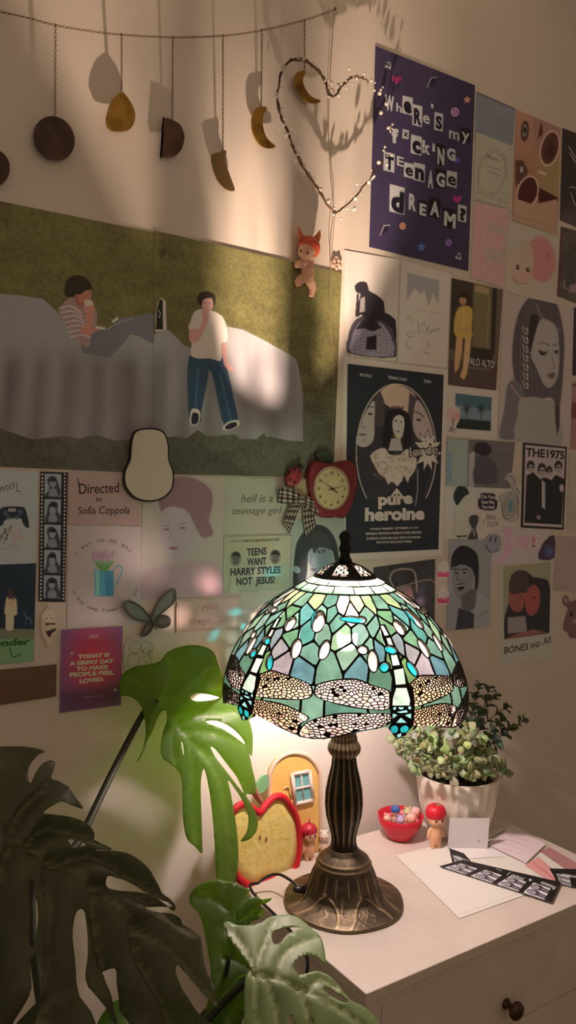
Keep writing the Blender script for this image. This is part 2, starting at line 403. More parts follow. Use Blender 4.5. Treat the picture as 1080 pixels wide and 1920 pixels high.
# ------------------------------------------------------------------ stained glass table lamp
LB = atZ(644, 1689)                                  # middle of the lamp foot on the chest
LEAN = -.019                                         # the lamp stands a hair out of plumb
PROF = np.array([(.050, .537), (.066, .529), (.084, .518), (.112, .501), (.138, .478), (.164, .445), (.184, .410), (.196, .374), (.1985, .345), (.195, .315), (.192, .30)])
_s = np.r_[0, np.cumsum(np.hypot(*np.diff(PROF, axis=0).T))]
_sf = np.linspace(0, _s[-1], 200)
def _cr(col):                                        # rounded profile
    v = np.interp(_sf, _s, PROF[:, col]); k = np.ones(15)/15; p = np.r_[np.full(7, v[0]), v, np.full(7, v[-1])]
    q = np.convolve(p, k, 'valid'); q[:8] = v[:8]; q[-8:] = v[-8:]; return q
PR, PZ = _cr(0), _cr(1)
def shade_pt(th, s, off=0.):
    th = np.asarray(th, float); s = np.asarray(s, float); r = np.interp(s, _sf, PR); z = np.interp(s, _sf, PZ)
    e = 1e-3; nr = -(np.interp(s+e, _sf, PZ)-np.interp(s-e, _sf, PZ)); nz = np.interp(s+e, _sf, PR)-np.interp(s-e, _sf, PR); L = np.hypot(nr, nz)+1e-12
    r = r+off*nr/L; z = z+off*nz/L
    return np.stack([LB[0]+r*np.cos(th), LB[1]+r*np.sin(th), ZD+z], -1)+RT*(LEAN*z)[..., None]
def lean(P):
    P = np.array(P, float); return P+RT*(LEAN*(P[:, 2:3]-ZD))
def shade_uv(px, py):
    """angle and distance down the profile where the line of sight through a photo point meets the shade"""
    d = ray(px, py); t = np.linspace(1.0, 1.42, 1600); P = EYE+t[:, None]*d; z = P[:, 2]-ZD
    ax = LB+RT*(LEAN*z)[:, None]; r = np.hypot(P[:, 0]-ax[:, 0], P[:, 1]-ax[:, 1]); R = np.interp(-z, -PZ, PR)
    k = np.nonzero((r < R) & (z < PZ[0]+.002) & (z > PZ[-1]))[0]
    k = k[0] if len(k) else int(np.argmin(np.abs(r-R)+(z > PZ[0])*.5+(z < PZ[-1])*.5))
    return math.atan2(P[k, 1]-ax[k, 1], P[k, 0]-ax[k, 0]), float(np.interp(-z[k], -PZ, _sf))
SEC = 2*PI/5; TH0 = math.radians(-177); RM = .17      # one dragonfly sector
def uvs(P):
    q = np.array([shade_uv(*p) for p in P]); q[:, 0] = np.where(q[:, 0] > 0.5, q[:, 0]-2*PI, q[:, 0]); q[:, 0] *= RM; return q
def z5(P): return [(400+x/4.5, 1100+y/4.5) for x, y in P]
def z6(P): return [(620+x/4.154, 1100+y/4.154) for x, y in P]
def z3(P): return [(390+x/2.16, 1030+y/2.16) for x, y in P]
def clip(poly, n, c):
    out = []; m = len(poly)
    for i in range(m):
        a, b = poly[i], poly[(i+1) % m]; da = a@n-c; db = b@n-c
        if da <= 0: out.append(a)
        if (da < 0) != (db < 0) and da != db: out.append(a+(b-a)*da/(da-db))
    return out
def voronoi(S, box, lead, sx=1., sy=1.):
    """cells shrunk by half a lead width; sx, sy stretch the metric"""
    S = np.asarray(S); res = []; sc = np.array([sx, sy])
    for i, p in enumerate(S):
        poly = [np.array(v) for v in ((box[0], box[1]), (box[2], box[1]), (box[2], box[3]), (box[0], box[3]))]
        dd = ((S-p)*sc)**2; order = np.argsort(dd.sum(1))[1:22]
        for j in order:
            q = S[j]; n = (q-p)*sc*sc; L = np.linalg.norm(n); n = n/L; c = ((q+p)/2)@n-lead/2
            poly = clip(poly, n, c)
            if len(poly) < 3: break
        if len(poly) >= 3: res.append((i, np.array(poly)))
        else: res.append((i, None))
    return res
def roundcell(P, k=.22):
    out = []
    for i in range(len(P)):
        a, b, c = P[i-1], P[i], P[(i+1) % len(P)]; out += [b+(a-b)*k, b*.5+(a+c)*.25 if k > .3 else b+(a-b)*k*.33+(c-b)*k*.33, b+(c-b)*k]
    return np.array(out)
# wing outlines, read off the front sector (photo points)
UWr = uvs(z5([(318,762),(400,742),(500,715),(560,735),(680,775),(790,815),(830,870),(815,925),(740,948),(560,938),(420,930),(322,905)]))
LWr = uvs(z5([(308,955),(400,962),(500,980),(620,1010),(720,1055),(800,1110),(720,1160),(700,1235),(600,1195),(480,1140),(360,1085),(300,1020)]))
UWl = uvs(z3([(436,572),(450,548),(520,532),(600,530),(660,552),(725,572),(733,600),(728,645),(650,645),(560,630),(480,612),(440,592)]))
LWl = uvs(z3([(372,742),(400,705),(460,682),(540,668),(640,666),(732,668),(733,702),(680,722),(600,735),(520,755),(440,763),(385,757)]))
TW = SEC*RM
def sh(P, k): P = np.array(P, float); P[:, 0] += k*TW; return P
BODY = {}
BODYL = sh(uvs(z6([(375,300),(420,295),(470,390),(515,490),(560,615),(600,740),(640,800),(650,900),(640,1080),(565,1160),(505,1192),(450,1110),(470,1060),(455,900),(470,790),(480,640),(440,500),(400,400)])), 0)
segs = [z6(p) for p in ([(385,308),(408,303),(450,380),(418,385)], [(430,402),(460,398),(494,482),(460,488)], [(460,505),(504,500),(538,612),(480,618)], [(490,650),(565,635),(582,758),(505,765)], [(508,788),(590,788),(618,880),(612,925),(478,925),(482,870)])]
segs2 = [z6(p) for p in ([(510,975),(590,960),(600,978),(545,984)], [(505,1060),(545,1018),(592,1058)], [(512,1152),(548,1135),(548,1165),(520,1178)],
         [(485,940),(510,935),(505,960),(482,955)], [(600,935),(625,930),(625,955),(603,955)], [(525,938),(568,938),(560,955),(533,955)], [(480,985),(520,1000),(480,1030)], [(625,985),(575,1000),(625,1030)])]
eyes = [z6(ellpoly(495,1110,30,30)), z6(ellpoly(573,1108,34,27,-15))]
TEAL = (52, 170, 180)
panes = []        # (priority, polygon in (arc, s), colour, kind)   kind: glass / lead / jewel
def P_(pri, poly, col, kind): panes.append((pri, np.asarray(poly, float), col, kind))
green = [(118,170,146), (128,182,158), (100,158,140), (140,186,160), (96,150,142), (110,166,128), (126,160,158)]
SMAX = float(np.interp(-.300, -PZ, _sf))
# background panes: seeds in photo points with their glass colour
SEEDS = [(372,215,'g'),(440,208,(168,206,146)),(500,208,'g'),(545,228,(250,240,222)),(583,262,(250,240,222)),(608,225,(244,230,180)),(648,212,(176,214,160)),(720,265,(106,160,118)),
 (395,262,(92,160,156)),(405,340,(86,160,150)),(300,400,(168,176,180)),(303,458,(176,176,184)),(385,478,(104,158,168)),(410,425,(118,172,154)),(466,340,(122,170,150)),(540,352,(148,196,156)),
 (492,492,(116,168,146)),(600,487,(104,158,166)),(622,350,(134,180,166)),(672,320,(120,172,156)),(690,405,(98,150,158)),(700,522,(96,150,124)),(460,275,'g'),(500,265,'g'),(568,440,'g'),
 (345,235,'g'),(300,240,'g'),(262,270,(224,206,170)),(290,300,'g'),(345,300,'g'),(255,330,'g'),(225,395,(120,170,110)),(215,455,(126,176,110)),(330,360,'g'),(325,440,(150,160,176)),(640,270,'g'),(655,400,'g'),(520,300,'g'),(190,345,(120,150,165)), (270,350,(140,165,170)),
 (700,355,'g'),(728,325,(106,160,118))]
S0 = []; SC = []
for i, (x, y, c) in enumerate(SEEDS):
    p = uvs(z3([(x, y)]))[0]; S0.append(p); SC.append(green[i % len(green)] if c == 'g' else c)
# belt of panes between the upper and the lower wings
for f, c in ((.36, 0), (.5, 1), (.64, 2)):
    S0.append(np.array([TH0*RM+f*TW, float(np.interp(-.372, -PZ, _sf))])); SC.append(green[c])
SA = []; SCC = []
for k in (-1, 0, 1):
    for p, c in zip(S0, SC):
        q = p.copy(); q[0] += k*TW
        if -.02+TH0*RM-TW*.5 < q[0] < TH0*RM+TW*1.55: SA.append(q); SCC.append(c)
# drop near duplicates created by wrapping
keep = []
for i, p in enumerate(SA):
    if all(np.hypot(*(p-SA[j])) > .013 for j in keep): keep.append(i)
SA = [SA[i] for i in keep]; SCC = [SCC[i] for i in keep]
s_r1, s_r2 = [float(np.interp(-z, -PZ, _sf)) for z in (.529, .5185)]
bx = (TH0*RM-TW*.5, s_r2+.0012, TH0*RM+TW*1.5, SMAX-.001)
for i, poly in voronoi(SA, bx, .0030, 1., .72):
    if poly is not None: P_(1, roundcell(poly, .12), SCC[i], 'glass')
for k in range(-3, 8):                                # two rings of oblong panes at the top
    a = TH0*RM+TW*k/3
    P_(1, [(a+.0015, .001), (a+TW/3-.0015, .001), (a+TW/3-.0015, s_r1-.0008), (a+.0015, s_r1-.0008)], (170,214,190), 'glass')
    a += TW/6; P_(1, [(a+.0015, s_r1+.0012), (a+TW/3-.0015, s_r1+.0012), (a+TW/3-.0015, s_r2-.001), (a+.0015, s_r2-.001)], (138,190,160), 'glass')
def grow(P, d):
    P = np.asarray(P, float); c = P.mean(0); v = P-c; L = np.linalg.norm(v, axis=1)[:, None]; return c+v*(1+d/L)
def wing(W, cols, seed, along):
    rng = np.random.default_rng(seed); W = spline(W, 3, True)
    lo, hi = W.min(0), W.max(0)
    S = []; tries = 0
    while tries < 9000 and len(S) < 150:
        p = lo+(hi-lo)*rng.random(2); tries += 1
        if not inpoly(np.array([p[0]]), np.array([p[1]]), W)[0]: continue
        f = (p[1]-lo[1])/(hi[1]-lo[1]); ex = 1. if f < .45 else .48
        if all(((p[0]-q[0])*ex)**2+((p[1]-q[1])*1.0)**2 > .0031**2 for q in S): S.append(p)
    out = []
    for i, poly in voronoi(S, (lo[0]-.001, lo[1]-.001, hi[0]+.001, hi[1]+.001), .0011, .7, 1.):
        if poly is None: continue
        g = (S[i][0]-lo[0])/(hi[0]-lo[0]); c = np.array(cols[0])*(1-g)+np.array(cols[1])*g+rng.normal(0, 7, 3)
        if rng.random() < .05: continue
        out.append((roundcell(poly, .2), np.clip(c, 0, 255)))
    return W, out
wings = [wing(UWr, ((248,205,160), (250,226,190)), 1, 1), wing(LWr, ((250,196,150), (248,214,178)), 2, 1), wing(UWl, ((252,226,212), (250,222,210)), 3, 1), wing(LWl, ((252,226,214), (250,224,212)), 4, 1)]
JW = {'w': (250,236,226), 'c': (40,190,200), 'p': (238,206,196)}
JEW = [(447,293,26,44,15,'w'),(333,303,18,33,35,'p'),(358,403,20,40,15,'w'),(472,408,20,40,20,'w'),(620,287,20,13,0,'w'),(627,408,21,17,15,'w'),(668,453,21,44,-5,'w'),(715,477,20,20,0,'c'),
       (238,370,16,17,20,'c'),(251,458,13,31,5,'c'),(258,243,15,14,0,'c'),(210,222,20,30,60,'c')]
JUV = [(uvs(z3(ellpoly(x, y, a, b, t, 18))), c) for x, y, a, b, t, c in JEW]
for k in (-1, 0, 1):
    for W, cells in wings:
        P_(3, grow(sh(W, k), .0022), None, 'lead'); P_(3.5, sh(W, k), None, 'wing')
        for poly, c in cells: P_(4, sh(poly, k), c, 'cell')
    P_(5, sh(BODYL, k), None, 'lead')
    for i, q in enumerate(segs): P_(6, sh(uvs(q), k), (188,226,208) if i != 1 else (214,214,196), 'glass')
    for q in segs2: P_(6, sh(uvs(q), k), (140,214,214), 'glass')
    for q in eyes: P_(6, sh(uvs(q), k), (30,160,170), 'glass')
    for q, c in JUV:
        P_(7, grow(sh(q, k), .0016), None, 'lead'); P_(8, sh(q, k), JW[c], 'jewel')
# lower border of the shade for one sector
bot = uvs(z3([(165,690),(200,672),(260,702),(320,735),(370,757),(420,769),(470,768),(540,757),(600,742),(680,728),(725,718),(742,740),(765,768)]))
bot = bot[np.argsort(bot[:, 0])]
def wrapu(u): return (u-TH0*RM) % TW
bu = wrapu(bot[:, 0]); o_ = np.argsort(bu); bu, bs = bu[o_], bot[o_, 1]
ub = np.linspace(0, TW, 61); sb = np.interp(ub, bu, bs, period=TW)
domain = [(TH0*RM, .0003)]+[(TH0*RM+a, .0003) for a in np.linspace(0, TW, 13)[1:]]+[(TH0*RM+a, b) for a, b in zip(ub[::-1], sb[::-1])]
P_(0, domain, None, 'domain')
verts = []; faces = []; info = []
def inr(P): return P[:, 0].max() > TH0*RM-.001 and P[:, 0].min() < TH0*RM+TW+.001
for pr in panes:
    if not inr(pr[1]): continue
    P = pr[1]; keepi = [i for i in range(len(P)) if np.hypot(*(P[i]-P[i-1])) > 2e-5]
    P = P[keepi]
    if len(P) < 3: continue
    if np.sum(P[:, 0]*np.roll(P[:, 1], -1)-np.roll(P[:, 0], -1)*P[:, 1]) < 0: P = P[::-1]
    b = len(verts); verts += [Vector(p) for p in P]; faces.append(list(range(b, b+len(P)))); info.append(pr)
for a in np.arange(TH0*RM+.004, TH0*RM+TW-.002, .006):
    for b in np.arange(.004, SMAX, .006):
        verts.append(Vector((a+RNG.uniform(-.0004, .0004), b+RNG.uniform(-.0004, .0004))))
res = geometry.delaunay_2d_cdt(verts, [], faces, 0, 1e-6)
cv = np.array([v[:] for v in res[0]]); tri = res[2]; orig = res[5]
groups = {'glass': [], 'lead': [], 'jewel': []}
for f, og in zip(tri, orig):
    og = [i for i in og if i < len(info)]; ks = [info[i][3] for i in og]; cc = cv[list(f)].mean(0)
    if not (TH0*RM < cc[0] < TH0*RM+TW and 0 < cc[1] < np.interp(cc[0]-TH0*RM, ub, sb)): continue
    if not og: groups['lead'].append((f, None)); continue
    best = max(og, key=lambda i: info[i][0]); kind = info[best][3]
    if kind == 'cell':
        kind = 'glass' if 'wing' in ks else 'lead'
        if kind == 'lead' and not any(k in ('lead',) for k in ks): 
            g1 = [i for i in og if info[i][3] == 'glass']
            if g1: best = g1[0]; kind = 'glass'
    if kind in ('domain', 'wing'): kind = 'lead'
    c_ = info[best][2]
    if c_ is not None and kind != 'lead': c_ = tuple(np.round(lin(c_)*(0.60 if info[best][3] == 'cell' else .34 if info[best][0] < 2 else .5 if kind == 'glass' else .8), 4))
    groups[kind].append((f, c_))
lamp = thing('table_lamp', 'stained glass dragonfly table lamp with bronze base on the white chest', 'lamp', LB)
def weld(name, kind, off, m, parent):
    """one sector mesh repeated five times, vertices shared inside a sector"""
    fs = groups[kind]; used = sorted({(i, None if c is None else tuple(c)) for f, c in fs for i in f}, key=lambda t: (t[0], str(t[1])))
    ix = {k: n for n, k in enumerate(used)}; base = np.array([cv[k[0]] for k in used]); colr = np.array([k[1] if k[1] is not None else (.01, .01, .01) for k in used])
    V = []; F = []; K = []
    for s5 in range(5):
        b = s5*len(used); V.append(shade_pt(base[:, 0]/RM+s5*SEC, base[:, 1], off)); K.append(colr)
        F += [tuple(b+ix[(i, None if c is None else tuple(c))] for i in f)[::-1] for f, c in fs]
    return finish(name, np.vstack(V), F, m, parent, True, np.vstack(K))
g = weld('glass_shade', 'glass', 0., M_glass, lamp)
ld = weld('leading', 'lead', .0006, M_lead, lamp); ld.parent = g
md = ld.modifiers.new('thick', 'SOLIDIFY'); md.thickness = .0016; md.offset = 0
# raised glass nuggets: one dome each
for s5 in range(5):
    for q, c in JUV:
        ctr = q.mean(0); rings = []
        for f, h in ((1, .0), (.85, .0016), (.6, .0028), (.3, .0034), (.02, .0036)):
            p = ctr+(q-ctr)*f; rings.append(shade_pt(p[:, 0]/RM+s5*SEC, p[:, 1], .0008+h))
        mb = MB(); mb.c = tuple(lin(JW[c])*.8); mb.quadstrip(rings, True, False)
        mb.build('glass_nugget', M_jewel, g)
# vented cap, finial, stem, foot, bulb
AX = lambda z: LB+np.array([0, 0, z])+RT*LEAN*z
cap = MB(); n = 84; rows = 9
rr = [.0505, .0500, .046, .0415, .037, .0325, .028, .022, .014, .008]; zz_ = [.5365, .5395, .5425, .546, .5495, .5525, .555, .5575, .560, .562]
ths = np.arange(n)*2*PI/n; V = []; F = []
for r, z in zip(rr, zz_): V += [(LB[0]+r*math.cos(t), LB[1]+r*math.sin(t), ZD+z) for t in ths]
for i in range(len(rr)-1):
    for j in range(n):
        k = (j+1) % n; hole = i in (3, 4, 5, 6) and (j//1) % 3 != 0 and ((j//3+i) % 2 == 0)
        if i in (2, 3, 4, 5, 6) and ((j+(i % 2)*2) % 4) != 3 and j % 14 > 5: continue
        F.append((i*n+j, (i+1)*n+j, (i+1)*n+k, i*n+k))
F.append(tuple(range((len(rr)-1)*n, len(rr)*n)))
o = finish('vented_cap', lean(V), F, M_lead, lamp, False); md = o.modifiers.new('thick', 'SOLIDIFY'); md.thickness = .0009
def lathe_fn(name, zs, rfun, m, parent, n=96, colfun=None):
    an = np.arange(n)*2*PI/n; rings = []; cols = []
    for z in zs:
        r = rfun(an, z); rings.append(lean(np.stack([LB[0]+r*np.cos(an), LB[1]+r*np.sin(an), np.full(n, ZD+z)], 1)))
        cols.append(colfun(an, z, r) if colfun else np.tile(lin((60, 48, 36)), (n, 1)))
    mb = MB(); mb.quadstrip(rings, True, True, np.vstack(cols)); return mb.build(name, m, parent)
fin = [(.5615, .012), (.566, .011), (.570, .0085), (.575, .0075), (.580, .0095), (.584, .0105), (.588, .0085), (.592, .0075), (.597, .0085), (.603, .0105), (.606, .009), (.610, .006), (.613, .002)]
lathe_fn('finial', [z for z, r in fin], lambda a, z: np.full(len(a), np.interp(z, *zip(*fin))), M_lead, lamp, 24)
DARK, MID, GOLD = lin((44, 40, 34)), lin((112, 98, 78)), lin((190, 168, 130))
stem = [(.088, .0235), (.098, .021), (.110, .021), (.125, .0245), (.145, .030), (.165, .032), (.185, .031), (.205, .027), (.225, .022), (.245, .0195)]
zs = np.linspace(.088, .245, 80)
sr = lambda z: float(np.interp(z, *zip(*stem)))
def fl(a): return .5+.5*np.cos(14*a)
def stem_r(a, z): k = sm(.096, .106, z)*(1-sm(.238, .245, z)); return sr(z)*(1-.085*k*(1-np.power(fl(a), .6)))
def stem_c(a, z, r): k = np.power(fl(a), 6)[:, None]*float(sm(.096, .106, z)); return DARK*(1-k)+GOLD*.45*k
lathe_fn('stem', zs, stem_r, M_bronze, lamp, 168, stem_c)
# gadrooned collar under the shade
co = [(.243, .0195), (.248, .0235), (.253, .0255), (.259, .0255), (.264, .023), (.268, .0205), (.28, .0195), (.30, .019), (.36, .018), (.385, .012), (.40, .011)]
lathe_fn('collar', np.r_[np.linspace(.243, .28, 30), .30, .36, .385, .40], lambda a, z: np.interp(z, *zip(*co))*(1+.07*np.abs(np.cos(11*a))*(1 if z < .275 else .3)), M_bronze, lamp, 132, lambda a, z, r: MID*.6+(GOLD-MID)*np.clip((np.abs(np.cos(11*a))-.4), 0, 1)[:, None]*.8)
# bell foot with raised tendrils
ft = [(0, .0975), (.002, .0995), (.005, .0985), (.008, .090), (.011, .080), (.015, .070), (.020, .0635), (.030, .0575), (.045, .0515), (.058, .0465), (.0625, .0445), (.0655, .0465), (.069, .0435), (.0725, .0425), (.0765, .0375), (.083, .029), (.090, .0235)]
fz = [0, .0155, .03, .06, .09]
# relief is laid out by distance along the bell so that tendrils run out over the flat flange
_fd = np.r_[0, np.cumsum(np.hypot(*np.diff(np.array(ft), axis=0).T))]
def fdist(z): return float(np.interp(z, [f[0] for f in ft], _fd))/_fd[10]
def relief(a, z):
    t = fdist(z); h = np.zeros_like(a)
    if t > .99: return h
    def dd(ph): return (a-ph+PI) % (2*PI)-PI
    def ridge(ph, w_): return np.exp(-(dd(ph)/w_)**4)
    for k in range(6):
        a0 = k*PI/3+.35; s_ = PI/3
        arch = .40*math.sqrt(max(0, 1-((t-.05)/.57)**2)) if t < .62 else None          # rounded leaf outlines
        wd = .034
        if arch is not None: h += ridge(a0+arch+.12*math.sin(t*4), wd)+ridge(a0-arch+.12*math.sin(t*4), wd)
        elif t < .68: h += np.exp(-(dd(a0)/.07)**2)
        if .60 < t < .97:
            e = math.sin((t-.60)/.37*PI)**.4
            for j in (-.33, 0, .33): h += e*ridge(a0+j, .028)
        if .30 < t < .70: h += .8*ridge(a0+s_/2, .05)*math.sin((t-.3)/.4*PI)
        if t < .42:
            for j, ph in ((-.16, 0), (0, 1.2), (.15, 2.9)): h += .45*ridge(a0+j+.05*math.sin(t*26+ph+k), .028)
    return np.clip(h, 0, 1.1)
def foot_r(a, z): return np.interp(z, *zip(*ft))*(1+.010*np.cos(6*a+1)*(1-sm(.004, .02, z)))+.0026*relief(a, z)*(1-float(sm(.060, .062, z)))*float(sm(.004, .009, z))
def foot_c(a, z, r):
    k = np.clip(relief(a, z), 0, 1)[:, None]
    if z > .0605: k = k*0+(.8 if .0635 < z < .068 or .071 < z < .075 else .3)
    if z < .006: k = k*0+.45
    n = vnoise(a*3+5, np.full_like(a, z*60), 2.2, 5)[:, None]
    base = DARK*.8+MID*(.25+.9*n)*(1 if z < .018 else .45)
    k = k*k; return base*(1-k)+(GOLD*.6)*k
lathe_fn('foot', np.r_[0, .001, .002, .0035, np.linspace(.005, .02, 34), np.linspace(.021, .09, 80)], foot_r, M_bronze, lamp, 300, foot_c)
mb = MB(); mb.color((18, 17, 17)); p0 = atZ(563, 1668, ZD+.025)
mb.tube([p0+np.array([-.012, -.002, .004]), p0, p0+np.array([.014, .004, -.002])], [.0045, .006, .007], 12)
mb.build('cord_grip', M_black, lamp)
cp = [atZ(563, 1668, ZD+.026), atZ(548, 1653, ZD+.032), atZ(525, 1640, ZD+.032), atZ(505, 1642, ZD+.028), atZ(485, 1655, ZD+.020), atZ(473, 1672, ZD+.012), np.array([X0-.012, -.30, ZD-.01]), np.array([X0-.03, -.24, ZD-.15]), np.array([X0-.05, -.12, ZD-.45]), np.array([X0-.05, -.06, .01])]
mb = MB(); mb.tube(spline(cp, 8), .0024, 8); mb.build('cord', M_black, lamp)
BZ = .440; BC = AX(BZ)+RT*.004
M_bulb = mat('lit_bulb', (10, 10, 10), .5, emis=((255, 226, 219), BULB_POWER)); M_up_emitter = mat('added_up_emission', (10, 10, 10), .5, emis=((255, 216, 186), UP_EMITTER_POWER))
mb = MB(); mb.lathe([(.012, -.020), (.0155, -.012), (.017, -.003), (.0165, .004)], BC, 24, True); bulb = mb.build('bulb', M_bulb, lamp)
mb = MB(); mb.lathe([(.0072, .0045), (.0065, .0060), (.004, .0072), (.0005, .0076)], BC, 20, True); mb.build('added_up_emitter', M_up_emitter, bulb)  # added emitter on the bulb, brightens the wall above the vents
mb = MB(); mb.lathe([(.0115, .0035), (.0115, .020), (.0108, .020), (.0108, .0042), (.0076, .0042), (.0076, .0035)], BC, 24, False); mb.build('added_light_shield', M_lead, bulb)  # added unseen ring, blocks the upward emitter's light from the panes
mb = MB(); mb.lathe([(.013, -.05), (.014, -.03), (.0125, -.022)], BC, 20); mb.build('bulb_socket', M_black, lamp)

print('TRI', len(tri), {k: len(v) for k, v in groups.items()}, len(info), 'domain tris', sum(any(info[i][3] == 'domain' for i in og if i < len(info)) for og in orig), [len(x) for x in orig[:5]])
# ------------------------------------------------------------------ prints on the wall
WA = (140, 115, 92)          # how white paper reads on the dim parts of this wall
WB = (168, 156, 144)         # and beside the lamp
GR = 'photo prints and cards taped to the wall'
def P(name, label, cat, quad, base, white=WA, **k): return Print(name, label, cat, quad, base, white, **k)

# two halves of the big lawn picture
def lawn(p, seed):
    x, y = p.x, p.y
    n = vnoise(p.P[..., 0]+3, p.P[..., 2]+3, 9, seed)*.5+vnoise(p.P[..., 0]*.6+3, p.P[..., 2]+3, 60, seed+1)*.3+vnoise(p.P[..., 0]+3, p.P[..., 2]+3, 260, seed+2)*.4
    t = sm(650, 860, y); c0 = p.ink((64, 51, 22)); c1 = p.ink((50, 42, 27)); b = c0*(1-t[..., None])+c1*t[..., None]
    p.K = b*(.40+1.0*n)[..., None]
def cloth(p, poly, seed):
    P0 = np.array(poly, float); bb = inpoly(p.x, p.y, P0)
    d = np.full(p.x.shape, 1e9)
    for i in range(len(P0)): d = np.minimum(d, segdist(p.x, p.y, P0[i-1], P0[i]))
    m = sm(-.8, .8, np.where(bb, d, -d))[..., None]
    fold = .5+.5*np.sin(p.x*.11+2.2*vnoise(p.P[..., 0]+3, p.P[..., 2]+3, 6, seed)+.012*p.y); fold2 = vnoise(p.P[..., 0]*3+3, p.P[..., 2]*.35+3, 24, seed+4)
    vert = sm(630, 700, p.y); sh_ = 1-.34*vert*(1-fold)*.8-.30*vert*(fold2-.3)+.05*(1-vert)
    top = p.ink((92, 78, 62)); low = p.ink((88, 72, 58)); c = top*(1-vert[..., None])+low*vert[..., None]
    p.K = p.K*(1-m)+m*c*sh_[..., None]
p = P('poster_panel', 'left half of the big lawn poster, boy in striped shirt reclining on draped furniture', 'poster', [(-60, 365), (294, 437), (291, 888), (-60, 872)], (66, 56, 26), (120, 98, 74), res=1.1, off=.0015)
lawn(p, 3)
cloth(p, [(-70, 548), (30, 553), (80, 560), (100, 578), (128, 606), (150, 630), (155, 662), (200, 668), (215, 660), (232, 640), (245, 627), (270, 632), (300, 640), (300, 830), (262, 822), (215, 826), (180, 815), (150, 822), (120, 818), (60, 824), (35, 815), (-70, 780)], 5)
p.fill([(110, 585), (128, 560), (150, 560), (175, 570), (182, 600), (172, 640), (165, 655), (150, 640), (125, 612)], (100, 70, 56), 1, smooth=3)
for k in range(7): p.line([(112+k*3.2, 578+k*9), (132+k*4, 574+k*9), (152+k*3.2, 586+k*8)], 2.2, (150, 128, 118), smooth=4)
p.fill([(140, 545), (165, 545), (168, 570), (150, 578), (140, 565)], (98, 54, 36), 1.2)
p.fill([(146, 540), (168, 538), (171, 556), (165, 566), (150, 566)], (112, 64, 42), 1.2, smooth=3)
p.fill([(120, 545), (128, 522), (150, 516), (168, 528), (172, 542), (160, 545), (152, 552), (142, 552), (138, 556), (124, 556)], (28, 18, 8), 1.5, smooth=3)
p.fill([(158, 566), (172, 563), (176, 574), (175, 600), (172, 618), (185, 612), (192, 616), (180, 628), (160, 628), (150, 618), (162, 606)], (122, 72, 50), 1.2, smooth=3)
p.fill([(158, 563), (172, 563), (174, 572), (160, 574)], (150, 130, 112), 1)
p.fill([(178, 611), (198, 614), (197, 618), (180, 616)], (168, 150, 132), 1)
p.fill([(172, 626), (190, 618), (212, 616), (222, 598), (250, 594), (293, 590), (293, 640), (275, 640), (250, 625), (235, 640), (215, 662), (200, 670), (160, 662), (152, 655), (168, 648)], (70, 58, 50), 1.5, smooth=3)
p.line([(200, 618), (225, 604), (250, 597)], 2, (88, 78, 68), smooth=3); p.fill([(210, 602), (220, 594), (222, 598), (212, 606)], (130, 120, 92), 1)
p.line([(291, 437), (289, 888)], 1.6, (40, 34, 20), .6)
p.grain(.05, 400); p.build()
p = P('poster_panel', 'right half of the big lawn poster, boy in white shirt and jeans on draped furniture', 'poster', [(289, 432), (641, 512), (625, 896), (288, 888)], (66, 56, 26), (120, 98, 74), res=1.1, off=.0022)
lawn(p, 3)
cloth(p, [(280, 648), (282, 632), (305, 618), (318, 620), (332, 634), (345, 648), (358, 652), (425, 612), (455, 618), (495, 638), (553, 671), (559, 684), (568, 740), (568, 828), (540, 826), (505, 818), (500, 820), (495, 812), (480, 824), (450, 822), (440, 814), (390, 818), (370, 806), (350, 822), (330, 818), (310, 820), (280, 826)], 5)
p.fill([(292, 622), (292, 590), (296, 566), (303, 558), (311, 566), (312, 619)], (140, 128, 112), 1); p.fill([(292, 618), (294, 580), (299, 562), (305, 562), (306, 618)], (22, 16, 12), 1); p.line([(297, 580), (301, 588), (298, 596)], 1.2, (130, 115, 100))
# sitting figure
p.fill([(354, 672), (362, 664), (385, 668), (418, 672), (428, 700), (437, 740), (447, 790), (440, 800), (420, 796), (410, 760), (400, 710), (392, 694), (388, 720), (378, 770), (376, 792), (356, 790), (352, 740), (351, 700)], (27, 35, 36), 1.3, smooth=3)
p.line([(372, 690), (368, 740), (366, 785)], 3, (44, 60, 64), .6, 2); p.line([(412, 700), (424, 750), (432, 788)], 3, (44, 60, 64), .6, 2)
p.fill([(356, 606), (364, 585), (378, 580), (402, 584), (420, 598), (427, 628), (424, 642), (416, 644), (414, 676), (395, 672), (370, 672), (357, 664), (360, 640), (353, 614)], (132, 108, 86), 1.2, smooth=3)
p.line([(392, 600), (390, 668)], 1, (120, 102, 88), .7); p.fill([(384, 592), (398, 606), (404, 590), (396, 588)], (166, 142, 122), .8)
p.fill([(356, 618), (372, 616), (380, 600), (378, 586), (386, 580), (392, 588), (388, 606), (376, 634), (366, 642), (356, 640)], (128, 82, 60), 1.2, smooth=3)
p.fill([(414, 644), (424, 643), (427, 678), (440, 694), (430, 698), (420, 684)], (110, 70, 52), 1.2)
p.ell(389, 570, 11, 15, (132, 86, 64), 0, 1.5); p.fill([(370, 566), (372, 552), (386, 546), (402, 552), (404, 568), (400, 574), (398, 560), (386, 560), (380, 564), (378, 574)], (30, 18, 12), 1.5, smooth=3)
p.ell(384, 568, 1.6, 1.2, (50, 28, 20)); p.ell(393, 568, 1.6, 1.2, (50, 28, 20)); p.ell(386, 584, 5, 6, (126, 80, 58), 0, 1)
